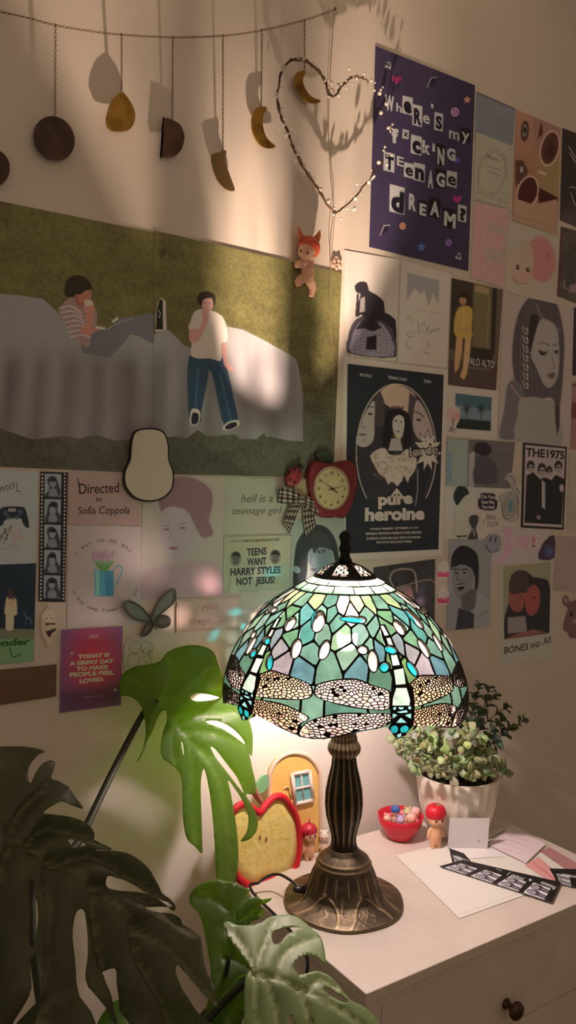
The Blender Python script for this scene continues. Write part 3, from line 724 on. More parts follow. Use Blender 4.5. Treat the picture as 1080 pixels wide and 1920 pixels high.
for a, b in (([(356, 794), (358, 770), (366, 766), (375, 772), (374, 790), (366, 797)], 0), ([(418, 800), (430, 790), (447, 788), (448, 798), (432, 806), (420, 806)], 0)):
    p.fill(a, (160, 148, 132), 1, smooth=3); c = np.mean(a, 0); p.fill((np.array(a)-c)*.72+c+(0, 3 if c[0] < 400 else 1), (20, 16, 18), 1, smooth=3)
p.ell(306, 474, 6, 9, (40, 32, 18), 10, 2, .8)
p.build()

# purple lettering poster
p = P('lettering_poster', 'large purple poster with ransom-note cut-out letters near the top of the wall', 'poster', [(704, 86), (891, 160), (878, 508), (692, 463)], (42, 30, 39), WA, res=1.1, off=.0016)
p.grain(.06, 60)
def stick(p, kind, x, y, r, c):
    if kind == 'heart': p.fill([(x, y+r), (x-r, y-r*.1), (x-r*.6, y-r*.8), (x, y-r*.35), (x+r*.6, y-r*.8), (x+r, y-r*.1)], c, .8, smooth=3)
    if kind == 'star': p.fill([(x+r*(1 if k % 2 == 0 else .45)*math.sin(k*PI/5), y-r*(1 if k % 2 == 0 else .45)*math.cos(k*PI/5)) for k in range(10)], c, .8)
    if kind == 'face': p.ell(x, y, r, r*1.1, c, 0, .8); p.ell(x-r*.3, y-r*.3, 1, 1.4, (50, 30, 40)); p.ell(x+r*.3, y-r*.3, 1, 1.4, (50, 30, 40)); p.line([(x-r*.5, y+r*.2), (x, y+r*.5), (x+r*.5, y+r*.2)], 1, (50, 30, 40))
    if kind == 'note': p.ell(x-2, y+3, 2.5, 2, c); p.ell(x+4, y+5, 2.5, 2, c); p.line([(x, y+3), (x+1, y-6), (x+6, y-4), (x+6, y+5)], 1.2, c)
    if kind == 'fan': p.fill([(x-r, y+r), (x-r*.2, y-r), (x+r, y-r*1.1), (x+r*.6, y+r*.2)], (24, 16, 24), .8); p.line([(x-r, y+r), (x-r*.2, y-r), (x+r, y-r*1.1)], 1.1, c)
for s in (('note', 726, 122, 5, (130, 120, 120)), ('heart', 744, 149, 9, (124, 32, 60)), ('fan', 810, 155, 9, (140, 128, 130)), ('star', 876, 187, 8, (176, 96, 60)), ('face', 853, 210, 8, (128, 82, 92)), ('star', 857, 301, 8, (62, 54, 92)),
          ('heart', 857, 373, 8, (122, 30, 66)), ('face', 755, 424, 6, (170, 92, 62)), ('star', 790, 463, 10, (56, 72, 100)), ('face', 841, 455, 6, (104, 66, 110)), ('note', 858, 480, 5, (130, 120, 120)), ('fan', 722, 432, 9, (150, 135, 140))): stick(p, *s)
LT = [('W', 722, 205, 17, 34, 'l'), ('h', 743, 209, 10, 20, 'l'), ('e', 757, 209, 15, 28, 'w'), ('R', 776, 231, 14, 34, 'w'), ('e', 793, 230, 13, 22, 'l'), ("'", 808, 215, 5, 24, 'l'), ('S', 817, 240, 12, 28, 'w'), ('m', 842, 259, 19, 22, 'l'), ('y', 866, 262, 14, 22, 'b'),
      ('f', 734, 266, 13, 32, 'l'), ('x', 757, 256, 8, 12, 'w'), ('c', 773, 284, 16, 30, 'w'), ('k', 792, 286, 15, 28, 'l'), ('i', 810, 284, 6, 20, 'l'), ('N', 820, 306, 13, 36, 'b'), ('G', 838, 298, 16, 26, 'l'),
      ('T', 722, 316, 16, 30, 'w'), ('E', 744, 310, 13, 22, 'l'), ('e', 760, 328, 14, 22, 'w'), ('n', 778, 334, 17, 28, 'w'), ('A', 802, 350, 10, 38, 'l'), ('G', 818, 347, 16, 30, 'b'), ('e', 840, 345, 15, 24, 'w'),
      ('d', 733, 393, 24, 46, 'w'), ('R', 766, 392, 14, 36, 'l'), ('E', 786, 402, 13, 26, 'b'), ('A', 806, 402, 18, 32, 'b'), ('M', 832, 422, 22, 32, 'b'), ('?', 861, 411, 12, 26, 'w')]
for ch_, x, y, w_, h, k in LT:
    sl = .30*w_
    if k == 'w': p.fill([(x-2, y-h-2), (x+w_+2, y-h-2+sl), (x+w_+1, y+3+sl), (x-3, y+3)], (132, 114, 104), .8)
    if k == 'b': p.fill([(x-2, y-h-2), (x+w_+2, y-h-2+sl), (x+w_+1, y+3+sl), (x-3, y+3)], (18, 12, 14), .8)
    tall = h if (ch_.isupper() or ch_ in "dfkhi'?") else h*1.25
    p.text(ch_, (x, y-1), (x+w_, y-1+sl), tall*.82, (16, 12, 16) if k == 'w' else (132, 116, 106), .05 if h > 24 else .02)
p.build()

sheet = P
# column to its right
p = sheet('blue_card', 'plain grey-blue sheet at the top of the wall right of the purple poster', 'card', [(893, 171), (966, 203), (961, 285), (890, 262)], (92, 82, 74), off=.0008)
p.line([(893, 173), (966, 205)], 3, (72, 62, 54)); p.grain(.1, 30); p.build()
p = sheet('lace_card', 'cream card with dotted lace border and round wreath of small lettering', 'card', [(892, 247), (964, 275), (952, 390), (888, 374)], (128, 108, 82), off=.0018)
for k in range(150):
    x, y = 892+RNG.random()*68, 258+RNG.random()*125
    if abs(math.hypot((x-923)/25, (y-324)/40)) > 1: p.ell(x, y, .9, .9, (88, 70, 56), 0, .6, .8)
for r in (24, 27): p.line(ellpoly(923, 324, r, r*1.62, 12), .8, (84, 68, 56), closed=True)
p.line([(890, 358), (952, 380)], .8, (84, 68, 56)); p.text('Born', (914, 296), (934, 303), 7, (70, 56, 48), .01); p.scrawl((913, 312), (940, 322), 3.5, (80, 64, 54), 5); p.scrawl((914, 322), (940, 333), 4.199999999999999, (80, 64, 54), 4); p.build()
p = sheet('pink_letter_print', 'pale pink knitted-look letter E card left of the cherub head card', 'card', [(889, 377), (957, 393), (948, 542), (882, 520)], (134, 104, 84), off=.0012)
p.fill([(890, 380), (952, 395), (950, 425), (915, 416), (913, 432), (944, 440), (942, 470), (910, 462), (909, 485), (944, 495), (942, 538), (884, 520)], (150, 98, 84), 5, .9); p.grain(.09, 120, 4); p.build()
p = sheet('cherub_card', 'card of a pale doll head beside a big pink balloon shape', 'card', [(952, 413), (1046, 440), (1040, 572), (944, 545)], (136, 112, 86), off=.0010)
p.ell(1015, 486, 27, 44, (140, 84, 70), -6, 3); p.line([(1024, 472), (1031, 480), (1026, 488)], 1.5, (110, 56, 46)); p.ell(977, 490, 24, 38, (140, 106, 80), 5, 3); p.blob(985, 522, 16, 10, (150, 94, 76), .7)
p.line([(960, 520), (972, 532), (990, 530)], 1.4, (120, 50, 38), smooth=3); p.blob(972, 458, 18, 9, (122, 108, 84), .6)
for x in (971, 990): p.ell(x, 501+(x-971)*.25, 3.4, 4.8, (40, 22, 14), 0, .8); p.ell(x+1, 500+(x-971)*.25, 1, 1.4, (140, 120, 100))
p.build()
p = sheet('sunglasses_photo', 'close-up photo of a face biting pink heart-rimmed sunglasses', 'photo', [(968, 205), (1052, 240), (1045, 442), (961, 412)], (128, 84, 58), off=.0020)
p.blob(990, 330, 30, 50, (110, 66, 48), .7); p.blob(1030, 330, 30, 60, (112, 86, 48), .8); p.fill([(1000, 215), (1050, 240), (1050, 260), (1020, 262), (1005, 290), (1000, 250)], (112, 76, 58), 4, .8); p.fill([(1015, 225), (1018, 250), (1008, 262)], (60, 22, 14), 2)
p.ell(984, 246, 8, 20, (60, 34, 22), 4, 3); p.ell(984, 245, 4, 12, (96, 80, 62), 4, 1.5); p.ell(984, 244, 3, 6, (24, 14, 12)); p.fill([(966, 300), (980, 300), (990, 320), (986, 336), (966, 350)], (70, 38, 24), 3); p.ell(978, 318, 3, 6, (120, 104, 90))
p.ell(1031, 278, 16, 30, (66, 34, 22), 12, 2); p.blob(1032, 282, 9, 16, (30, 14, 10), .8); p.ell(989, 358, 19, 28, (54, 20, 14), 14, 2); p.fill([(1008, 350), (1045, 370), (1048, 376), (1010, 382)], (50, 18, 12), 2)
for q in (ellpoly(1031, 278, 17, 33, 12), ellpoly(989, 362, 19, 32, 14)): p.line(q, 3, (150, 106, 84), closed=True, smooth=2)
p.line([(1012, 322), (1022, 326)], 6, (150, 106, 84)); p.fill([(966, 372), (1000, 384), (1044, 374), (1045, 442), (961, 412)], (132, 94, 66), 2); p.line([(962, 402), (1044, 428)], 1.2, (110, 74, 56)); p.build()
p = sheet('dark_photo', 'near-black photo with white scribbled strokes at the right edge of the wall', 'photo', [(1055, 240), (1110, 260), (1105, 436), (1050, 412)], (42, 30, 24), off=.0018)
for q in ([(1066, 274), (1082, 300)], [(1068, 286), (1080, 306)], [(1068, 352), (1074, 350), (1082, 356)], [(1070, 362), (1078, 384), (1090, 390)]): p.line(q, 1.2, (140, 116, 100))
p.blob(1070, 410, 30, 20, (74, 52, 46), .7); p.build()
p = sheet('group_photo', 'dark crowded band photo below the near-black photo at the right edge', 'photo', [(1052, 424), (1106, 440), (1098, 575), (1045, 555)], (64, 50, 38), off=.0014)
p.grain(.5, 45, 9); p.line([(1052, 428), (1046, 552)], 4, (70, 34, 26)); p.fill([(1056, 480), (1072, 470), (1080, 540), (1060, 545)], (54, 46, 36), 3); p.text('L', (1057, 540), (1064, 542), 16, (116, 96, 84)); p.fill([(1068, 535), (1086, 530), (1086, 550), (1066, 548)], (110, 76, 70), 3); p.build()
# white backing sheets
p = sheet('disco_ball_print', 'white sheet showing a thinking figure seated on a mirror ball', 'print', [(646, 469), (749, 487), (743, 678), (650, 668)], (148, 122, 98), off=.0010)
p.fill([(656, 618), (668, 598), (695, 590), (722, 600), (738, 628), (742, 670), (652, 662), (652, 636)], (56, 42, 40), 1, smooth=3)
p.fill([(658, 640), (668, 612), (682, 602), (700, 615), (712, 604), (730, 625), (738, 668), (660, 662)], (112, 92, 88), 2, smooth=2)
for k in range(9): p.line([(657, 612+k*6.4), (698, 606+k*6.6), (740, 616+k*6.4)], .8, (60, 46, 44), .8, smooth=3)
for k in range(9): p.line([(694+(k-4)*3, 594), (696+(k-4)*9.5, 630), (694+(k-4)*9.6, 668)], .8, (60, 46, 44), .8, smooth=3)
p.fill([(688, 632), (706, 628), (706, 656), (686, 656)], (26, 18, 18), 1.5); p.fill([(666, 618), (680, 600), (700, 600), (716, 614), (700, 622), (684, 616)], (30, 22, 22), 2)
p.fill([(665, 536), (675, 528), (688, 530), (692, 545), (705, 552), (720, 566), (722, 586), (742, 600), (742, 650), (735, 618), (714, 600), (690, 604), (678, 590), (672, 594), (666, 590), (670, 570), (676, 552), (668, 548)], (32, 24, 22), 1, smooth=2)
p.line([(671, 552), (668, 592)], 4, (38, 28, 26)); p.fill([(676, 560), (684, 556), (684, 584), (674, 586)], (120, 98, 80), 1.5); p.build()
p = sheet('sketch_print', 'white sheet of faint pencil sketches and scribbled words beside the mirror ball sheet', 'print', [(752, 486), (846, 514), (838, 690), (745, 679)], (150, 124, 102), off=.0014)
p.line([(750, 490), (745, 677)], 1.2, (110, 88, 70))
p.fill([(764, 511), (824, 526), (822, 570), (812, 550), (804, 575), (796, 545), (788, 552), (778, 540), (770, 552), (762, 565)], (112, 96, 82), 2.5, .9)
p.scrawl((757, 580), (826, 590), 5.6, (126, 102, 88), 10); 
for q in ([(764, 600), (768, 592), (772, 604)], [(764, 622), (766, 632), (776, 630)], [(784, 606), (786, 625)], [(790, 612), (796, 604), (800, 620), (806, 608)], [(800, 626), (824, 616)], [(764, 640), (762, 650), (770, 654)], [(800, 640), (806, 650)], [(794, 660), (806, 664)]): p.line(q, 1.6, (96, 78, 68), .8, smooth=3)
p.scrawl((768, 628), (822, 620), 7.0, (100, 82, 72), 6); p.build()
p = sheet('seated_figure_print', 'film-style print of a person in yellow clothes sitting on a step, hand-drawn title in white', 'print', [(847, 521), (943, 543), (930, 732), (840, 721)], (72, 54, 36), off=.0016)
p.fill([(848, 522), (888, 531), (884, 660), (842, 655)], (46, 32, 22), 3); p.fill([(888, 531), (922, 539), (918, 655), (886, 650)], (84, 66, 38), 2); p.fill([(892, 534), (916, 540), (915, 552), (891, 547)], (120, 90, 58), 2); p.fill([(924, 540), (932, 542), (927, 665), (920, 660)], (34, 26, 18), 1.5); p.line([(917, 540), (913, 652)], 1, (120, 96, 60))
p.fill([(842, 672), (932, 685), (930, 732), (840, 721)], (60, 42, 32), 3); p.fill([(884, 650), (925, 656), (922, 690), (880, 684)], (38, 28, 20), 3)
p.fill([(858, 580), (866, 574), (878, 574), (886, 584), (884, 615), (884, 632), (854, 630), (852, 600)], (142, 104, 44), 1.5, smooth=3); p.line([(870, 580), (869, 612)], 3, (150, 110, 60))
p.fill([(856, 630), (868, 634), (866, 660), (860, 690), (853, 700), (852, 680)], (146, 100, 60), 1.5); p.fill([(872, 634), (884, 630), (880, 670), (876, 700), (870, 712), (862, 706), (868, 690)], (150, 104, 62), 1.5)
p.ell(868, 562, 7, 10, (130, 84, 52), 0, 1.5); p.fill([(858, 562), (860, 551), (870, 548), (880, 556), (880, 570), (874, 560), (864, 558)], (38, 22, 14), 1.5, smooth=2); p.line([(858, 618), (870, 616), (882, 622)], 4, (140, 92, 56))
p.text('PALO ALTO', (877, 683), (926, 690), 14, (168, 146, 122), .01); p.scrawl((880, 690), (920, 695), 2.0999999999999996, (120, 100, 82), 9); p.build()
p = sheet('portrait_print', 'large grey portrait of a woman looking down, cursive name written up the hair', 'print', [(944, 548), (1076, 577), (1069, 840), (934, 822)], (134, 108, 88), off=.0012)
p.fill([(962, 700), (985, 720), (1020, 750), (1040, 760), (1050, 800), (1052, 838), (938, 824), (945, 770)], (118, 100, 82), 4)
p.fill([(968, 600), (985, 565), (1005, 554), (1035, 560), (1048, 580), (1058, 635), (1056, 700), (1052, 745), (1048, 770), (1040, 755), (1030, 745), (1000, 752), (982, 745), (965, 710), (960, 660)], (64, 50, 44), 3, smooth=4)
p.fill([(952, 720), (972, 715), (984, 745), (970, 780), (965, 822), (936, 820), (945, 770)], (82, 68, 60), 4, smooth=3); p.fill([(976, 745), (1034, 752), (1050, 790), (1052, 838), (966, 826), (972, 780)], (116, 98, 80), 3, smooth=2)
p.fill([(1040, 755), (1050, 768), (1049, 800), (1045, 818), (1041, 790)], (48, 36, 32), 2)
for k in range(10): p.line([(996+k*2, 560+k), (975+k*2.6, 620), (972+k*4, 740)], 1.5, (94, 78, 68) if k % 2 else (44, 34, 30), .4, 1.5, smooth=4)
p.line([(1005, 570), (1020, 600), (1050, 620)], 4, (100, 84, 74), .6, 3, smooth=3); p.fill([(996, 590), (1010, 595), (1006, 620), (994, 660), (990, 630)], (38, 26, 24), 3, smooth=3)
p.fill([(1012, 602), (1026, 600), (1042, 612), (1048, 640), (1048, 690), (1042, 715), (1030, 727), (1018, 718), (1006, 690), (996, 668), (1000, 640)], (122, 102, 84), 2.5, smooth=4)
p.line([(1008, 645), (1018, 642), (1030, 648)], 2, (74, 58, 50), smooth=3); p.fill([(1010, 655), (1020, 660), (1028, 658), (1020, 667), (1012, 664)], (46, 34, 30), 1.2, smooth=2); p.line([(1038, 648), (1048, 644)], 2, (74, 58, 50)); p.fill([(1038, 658), (1047, 656), (1046, 664), (1040, 662)], (46, 34, 30), 1.2)
p.line([(1034, 670), (1040, 688), (1034, 690)], 1.5, (84, 66, 56), smooth=2); p.fill([(1026, 703), (1036, 698), (1041, 700), (1038, 710), (1030, 709)], (86, 62, 54), 1.5, smooth=2); p.line([(1026, 704), (1040, 703)], .8, (50, 34, 30))
for k in range(7): y = 612+k*17; p.line([(980, y), (984, y+12), (990, y+14), (986, y+3), (991, y+8)], 1.4, (150, 132, 118), .9, smooth=3)
p.line([(958, 722), (972, 742), (980, 748)], 1.6, (140, 96, 86), smooth=3); p.build()
for q, c, l in (([(1074, 576), (1108, 582), (1102, 708), (1070, 703)], (40, 26, 28), 'sliver of a black print at the right edge beside the grey portrait'), ([(1072, 714), (1106, 716), (1100, 848), (1068, 842)], (116, 78, 60), 'sliver of a peach print at the right edge under the black sliver'), ([(1067, 850), (1106, 852), (1103, 1000), (1064, 992)], (130, 108, 84), 'beige print at the right edge beside the band poster')):
    p = sheet('edge_print', l, 'print', q, c, off=.001); p.grain(.15, 20, 3); 
    if c[0] == 116: p.line([(1068, 722), (1100, 724)], 3, (70, 40, 34)); p.fill([(1072, 755), (1104, 757), (1102, 785), (1070, 784)], (84, 40, 34), 3)
    p.build()
# black film-style poster
p = sheet('backing_sheet', 'cream backing sheet framing the black oval poster', 'paper', [(645, 668), (841, 694), (829, 1042), (640, 1050)], (150, 128, 104), off=.0006); p.build()
p = sheet('oval_poster', 'black poster with white oval ring, three faces, lace collar and starburst title', 'poster', [(652, 682), (832, 703), (822, 1030), (648, 1038)], (26, 25, 24), off=.0018, res=1.0)
OV = ellpoly(743, 848, 75, 128, -1, 50)
p.fill([q for q in OV if q[1] < 940]+[(705, 950), (790, 940)], (38, 30, 28), 1)
top = [q for q in OV if q[1] < 800]
p.fill([(710, 745), (712, 735), (730, 722), (748, 721), (766, 730), (780, 745), (770, 775), (740, 770)], (150, 112, 84), 3, smooth=2)
p.fill([(700, 745), (712, 730), (720, 750), (722, 800), (705, 800), (704, 770)], (54, 40, 36), 3); p.fill([(768, 735), (785, 750), (790, 780), (775, 800), (764, 780)], (54, 40, 36), 3)
p.fill([(702, 752), (690, 765), (676, 795), (668, 830), (684, 838), (700, 825), (702, 790)], (132, 110, 90), 2.5, smooth=3); p.line([(686, 768), (694, 762), (702, 764)], 2, (58, 44, 38)); p.ell(694, 776, 5, 2.6, (62, 48, 42)); p.ell(694, 776, 2, 2, (24, 18, 16)); p.line([(677, 790), (680, 802), (686, 800)], 1.5, (86, 66, 56)); p.ell(680, 815, 8, 2.2, (92, 54, 48)); p.blob(684, 826, 8, 6, (110, 90, 74), .5)
p.fill([(780, 752), (792, 760), (806, 790), (812, 820), (800, 830), (782, 820), (774, 795)], (128, 100, 82), 2.5, smooth=3); p.line([(778, 772), (788, 776), (794, 782)], 2.2, (48, 34, 30)); p.ell(785, 787, 5, 2.4, (60, 44, 40)); p.ell(786, 787, 2, 2, (22, 16, 14)); p.blob(796, 806, 6, 5, (150, 110, 92), .5)
p.fill([(724, 775), (735, 766), (752, 767), (768, 780), (772, 820), (768, 850), (756, 852), (756, 800), (738, 800), (736, 850), (722, 852), (716, 830), (720, 795)], (22, 17, 18), 1.5, smooth=3)
p.fill([(738, 785), (748, 778), (757, 784), (758, 800), (754, 818), (747, 824), (739, 812), (736, 798)], (142, 120, 100), 1.5, smooth=3); p.ell(742, 790, 2.4, 1.4, (40, 28, 26)); p.ell(752, 791, 2.4, 1.4, (40, 28, 26)); p.line([(738, 787), (745, 787)], 1, (50, 36, 32)); p.line([(747, 792), (749, 802)], 1, (100, 78, 66)); p.ell(746, 809, 4, 1.6, (96, 56, 50)); p.blob(744, 817, 4, 3, (150, 150, 70), .7)
p.fill([(734, 822), (750, 822), (755, 845), (728, 845)], (128, 108, 90), 1.5); p.line([(734, 765), (742, 762), (754, 766)], 3, (30, 20, 20)); 
for x in (735, 741, 749, 756): p.ell(x, 763, 2, 2.4, (120, 70, 52)); p.ell(x, 764, 1, 1, (30, 20, 20))
p.fill([(694, 855), (708, 843), (722, 840), (730, 852), (750, 853), (762, 842), (775, 848), (782, 868), (776, 885), (768, 895), (764, 905), (758, 892), (750, 905), (744, 912), (738, 900), (728, 908), (722, 895), (712, 890), (704, 876)], (156, 132, 96), 1.5, smooth=2)
rr_ = np.random.default_rng(11)
for k in range(90):
    x, y = 700+rr_.random()*76, 850+rr_.random()*46; p.line(ellpoly(x, y, 2.4, 2.4, 0, 8)[:6], .8, (86, 68, 48), .8)
for a in (-1, 0, 1): p.line([(744, 918), (744+a*9, 930)], 4, (150, 128, 104)); p.line([(744, 908), (744+a*9, 900)], 3.5, (150, 128, 104))
p.line([(783, 880), (783, 920), (779, 948)], 2.6, (96, 86, 74), .8, 1.5)
arc = [(743+75*math.cos(math.radians(t_)), 848+128*math.sin(math.radians(t_))) for t_ in np.linspace(138, 402, 60)]
p.line(arc, 1.6, (168, 150, 128))
st = [(802+(28 if k % 2 == 0 else 15)*math.sin(k*PI/11)*1.0, 845+(40 if k % 2 == 0 else 24)*-math.cos(k*PI/11)) for k in range(22)]
p.fill(st, (160, 134, 108), .8); p.line(st, 1.2, (44, 30, 26), closed=True)
p.text('lorde', (767, 857), (823, 851), 22, (34, 24, 22), .045); p.text('lorde', (769, 856), (821, 850), 18.5, (166, 140, 112), -.005); p.scrawl((786, 829), (801, 828), 2.0999999999999996, (60, 44, 38), 5)
p.text('ROYALS', (675, 705), (696, 708), 6, (130, 116, 102), .02); p.text('TENNIS COURT', (727, 710), (764, 715), 6, (130, 116, 102), .02); p.text('TEAM', (794, 717), (808, 719), 6, (130, 116, 102), .02)
p.text('pure', (709, 947), (774, 943), 22, (190, 178, 160), .05); p.text('heroine', (684, 976), (796, 973), 24, (190, 178, 160), .05)
for t, a, b, h in (('WORLD PREMIERE  SEPTEMBER 27. 2013', (694, 994), (784, 991), 4), ('REPUBLIC RECORDS PRESENTS PURE HEROINE', (686, 1003), (790, 1000), 4.6), ('STARRING LORDE AKA ELLA YELICH-O\'CONNOR', (687, 1012), (789, 1009), 4.6), ('PHOTO BY BADSOCIETYPRESS', (706, 1019), (772, 1017), 4)): p.text(t, a, b, h, (160, 150, 136), .02)
p.build()
# small prints right
p = sheet('teal_photo_card', 'cream card with a small teal photo of two dark trees', 'card', [(838, 722), (936, 733), (931, 826), (838, 817)], (146, 122, 98), off=.001)
p.fill([(854, 737), (922, 745), (920, 808), (853, 803)], (52, 66, 62), .8); p.fill([(856, 760), (880, 762), (920, 770), (920, 790), (853, 782)], (92, 92, 84), 5, .8); p.fill([(858, 785), (920, 790), (920, 808), (853, 803)], (26, 28, 22), 2)
for x in (875, 902): p.blob(x, 766, 6, 8, (20, 20, 18), .95); p.line([(x, 768), (x, 785)], 1.5, (22, 20, 18))
p.build()
p = sheet('flower_sticker', 'small sticker of a pink bouquet in a speckled pot left of the teal photo', 'sticker', [(838, 758), (866, 758), (862, 818), (838, 815)], (150, 126, 102), off=.002, outline=spline([(839, 770), (850, 760), (862, 768), (862, 785), (856, 798), (856, 812), (842, 812), (842, 798), (838, 785)], 4, True))
for x, y, c in ((846, 772, (150, 92, 78)), (854, 770, (160, 116, 96)), (858, 780, (142, 84, 72)), (849, 784, (156, 96, 80)), (843, 780, (150, 110, 90))): p.blob(x, y, 6, 7, c, .95)
p.line([(850, 786), (849, 798)], 4, (84, 78, 50), .8, 2)
for k in range(40): p.ell(842+RNG.random()*14, 800+RNG.random()*12, .9, .9, (60, 50, 44), 0, .5)
p.build()
p = sheet('grey_photo', 'blurred grey photo of a dark-haired figure leaning by a doorway', 'photo', [(838, 821), (966, 829), (957, 916), (836, 911)], (78, 64, 54), off=.0016)
p.fill([(838, 821), (878, 824), (876, 913), (836, 911)], (112, 104, 84), 4); p.fill([(838, 845), (848, 848), (848, 905), (836, 905)], (92, 96, 90), 5); p.fill([(880, 850), (890, 845), (892, 880), (888, 914), (878, 914)], (122, 104, 86), 2)
p.fill([(888, 840), (895, 830), (912, 830), (922, 842), (918, 852), (906, 856), (896, 850), (890, 848)], (36, 26, 26), 2, smooth=3); p.fill([(893, 855), (915, 858), (930, 870), (932, 905), (888, 905), (890, 870)], (56, 46, 42), 5, smooth=2); p.line([(926, 854), (956, 852)], 1.2, (56, 46, 40)); p.build()
p = sheet('band_poster', 'small black-and-white poster of four suited figures with THE 1975 in bold letters', 'poster', [(981, 830), (1063, 838), (1057, 993), (977, 989)], (24, 18, 16), off=.0018, res=.9)
p.fill([(985, 834), (1060, 841), (1054, 989), (981, 985)], (134, 108, 92), .8); p.fill([(987, 892), (1000, 885), (1012, 898), (1022, 895), (1034, 900), (1042, 890), (1058, 898), (1053, 984), (983, 980)], (28, 22, 20), 1.2)
for x, y, s_ in ((995, 876, .9), (1016, 882, 1.), (1030, 884, .7), (1047, 876, .9)): p.ell(x, y-2, 8.5*s_, 12*s_, (36, 26, 24), 0, 1.2); p.ell(x+.5, y+3, 6*s_, 9*s_, (120, 96, 84), 0, 1.2); p.line([(x-4, y), (x+5, y)], 2, (40, 30, 28))
p.fill([(1016, 900), (1022, 905), (1022, 955), (1016, 950)], (130, 112, 98), 1); p.ell(1010, 970, 4, 4, (104, 84, 74)); p.ell(1053, 915, 4, 7, (140, 112, 96), 0, 2)
p.text('THE1975', (986, 855), (1058, 861), 16, (20, 16, 15), .03); p.build()
p = sheet('cream_sheet', 'cream sheet under the cartoon stickers below the grey photo', 'paper', [(836, 905), (978, 912), (973, 1012), (834, 1010)], (144, 120, 96), off=.0005); p.build()
p = sheet('cut_out_sticker', 'pale sticker shape topped by a dark rounded cap', 'sticker', [(846, 908), (886, 908), (882, 1012), (846, 1012)], (138, 120, 92), off=.0022, outline=spline([(850, 925), (860, 912), (875, 914), (881, 930), (876, 950), (874, 975), (876, 1005), (860, 1010), (853, 1000), (854, 960), (850, 945)], 4, True))
p.fill([(850, 930), (858, 912), (872, 912), (880, 925), (872, 930), (864, 940), (856, 948)], (30, 28, 22), 1.2, smooth=3); p.line([(858, 1006), (876, 1005)], 3, (30, 22, 18)); p.build()
p = sheet('dark_leaf_sticker', 'little dark green sticker just right of the cap-topped sticker', 'sticker', [(876, 960), (900, 962), (898, 1012), (874, 1011)], (44, 40, 34), off=.0022, outline=spline([(882, 968), (896, 967), (896, 980), (892, 992), (896, 1010), (878, 1010), (886, 992), (881, 980)], 4, True)); p.line([(887, 992), (890, 1004)], 2, (130, 110, 92)); p.build()
p = sheet('word_sticker', 'black scalloped sticker reading Do You Know Who You Are?', 'sticker', [(892, 920), (936, 922), (934, 960), (892, 958)], (34, 24, 30), off=.0022, outline=spline([(903, 925), (926, 926), (928, 935), (933, 942), (928, 956), (904, 955), (897, 948), (897, 937), (902, 934)], 4, True))
for t, y in (('Do You', 934), ('Know Who', 944), ('You Are?', 953)): p.text(t, (903, y), (927, y+1), 6.5, (166, 142, 126), .03)
p.build()
p = sheet('tour_note', 'small scrap with spiky handwritten words ERAS TOUR', 'note', [(902, 960), (940, 962), (938, 994), (900, 992)], (144, 120, 96), off=.0012)
p.text('ERAS', (911, 974), (930, 975), 10, (58, 44, 36), .0, .15); p.text('TOUR', (912, 988), (933, 987), 10, (58, 44, 36), .0, .15)
for q in ([(906, 975), (909, 978)], [(905, 984), (908, 982)], [(934, 972), (937, 976)], [(934, 982), (936, 985)]): p.line(q, 1, (60, 46, 38))
p.build()
p = sheet('silver_swirl_sticker', 'silvery swirled ornament sticker left of the black-and-white band poster', 'sticker', [(936, 884), (980, 888), (976, 990), (934, 984)], (124, 104, 84), off=.0026, outline=spline([(945, 898), (956, 886), (968, 892), (970, 905), (966, 912), (974, 920), (974, 960), (970, 975), (956, 976), (944, 968), (941, 945), (937, 930), (948, 922), (962, 918), (952, 902)], 4, True))
for r in (5, 9, 13, 17): p.line(spline(ellpoly(957, 948, r*.8, r*1.5, 15, 10), 3, True), 1.3, (76, 66, 56) if r % 2 else (150, 132, 112), closed=True)
p.ell(958, 948, 4, 12, (70, 84, 78), 10, 2); p.line([(948, 896), (958, 892), (966, 908), (974, 925)], 1.6, (66, 54, 46), smooth=3); p.line([(970, 930), (972, 972)], 1.2, (70, 58, 48)); p.build()
p = sheet('smiley_sticker', 'round grey smiley face sticker above the grinning man photo', 'sticker', [(906, 1000), (944, 1002), (942, 1040), (906, 1038)], (104, 90, 84), off=.0026, outline=ellpoly(925, 1018, 15.5, 18))
p.line([(921, 1006), (919, 1015)], 2.4, (30, 24, 22)); p.line([(930, 1007), (928, 1016)], 2.4, (30, 24, 22)); p.line([(912, 1022), (916, 1032), (926, 1036), (936, 1030)], 1.3, (36, 28, 26), smooth=3); p.build()
p = sheet('pink_bow_print', 'washed-out pink bow picture below the black-and-white band poster', 'print', [(928, 984), (1030, 994), (1018, 1050), (922, 1062)], (140, 114, 98), off=.0009)
p.fill([(940, 985), (955, 992), (968, 1010), (990, 1002), (992, 1030), (968, 1022), (950, 1050), (930, 1058), (950, 1020)], (158, 104, 98), 4, smooth=2); p.ell(962, 1016, 5, 8, (166, 112, 106), 0, 2); p.build()
p = sheet('tiny_pink_sticker', 'tiny pink and red figure sticker right of the pink bow picture', 'sticker', [(992, 1000), (1010, 1002), (1008, 1030), (990, 1028)], (150, 118, 104), off=.002); p.blob(1000, 1012, 4, 7, (140, 52, 60), .9); p.ell(1000, 1024, 4, 2, (90, 50, 46)); p.build()
p = sheet('purple_corner_photo', 'triangular dark purple photo scrap below the band poster', 'photo', [(1008, 1002), (1042, 1004), (1040, 1050), (1008, 1050)], (52, 30, 36), off=.002, outline=spline([(1010, 1047), (1018, 1020), (1032, 1006), (1040, 1008), (1039, 1046)], 3, True)); p.blob(1030, 1034, 8, 10, (62, 66, 84), .9); p.build()
p = sheet('speckled_print', 'beige print with small pink smudges at the right edge', 'print', [(1040, 1004), (1108, 1008), (1100, 1112), (1036, 1106)], (122, 96, 76), off=.0012); p.grain(.1, 30)
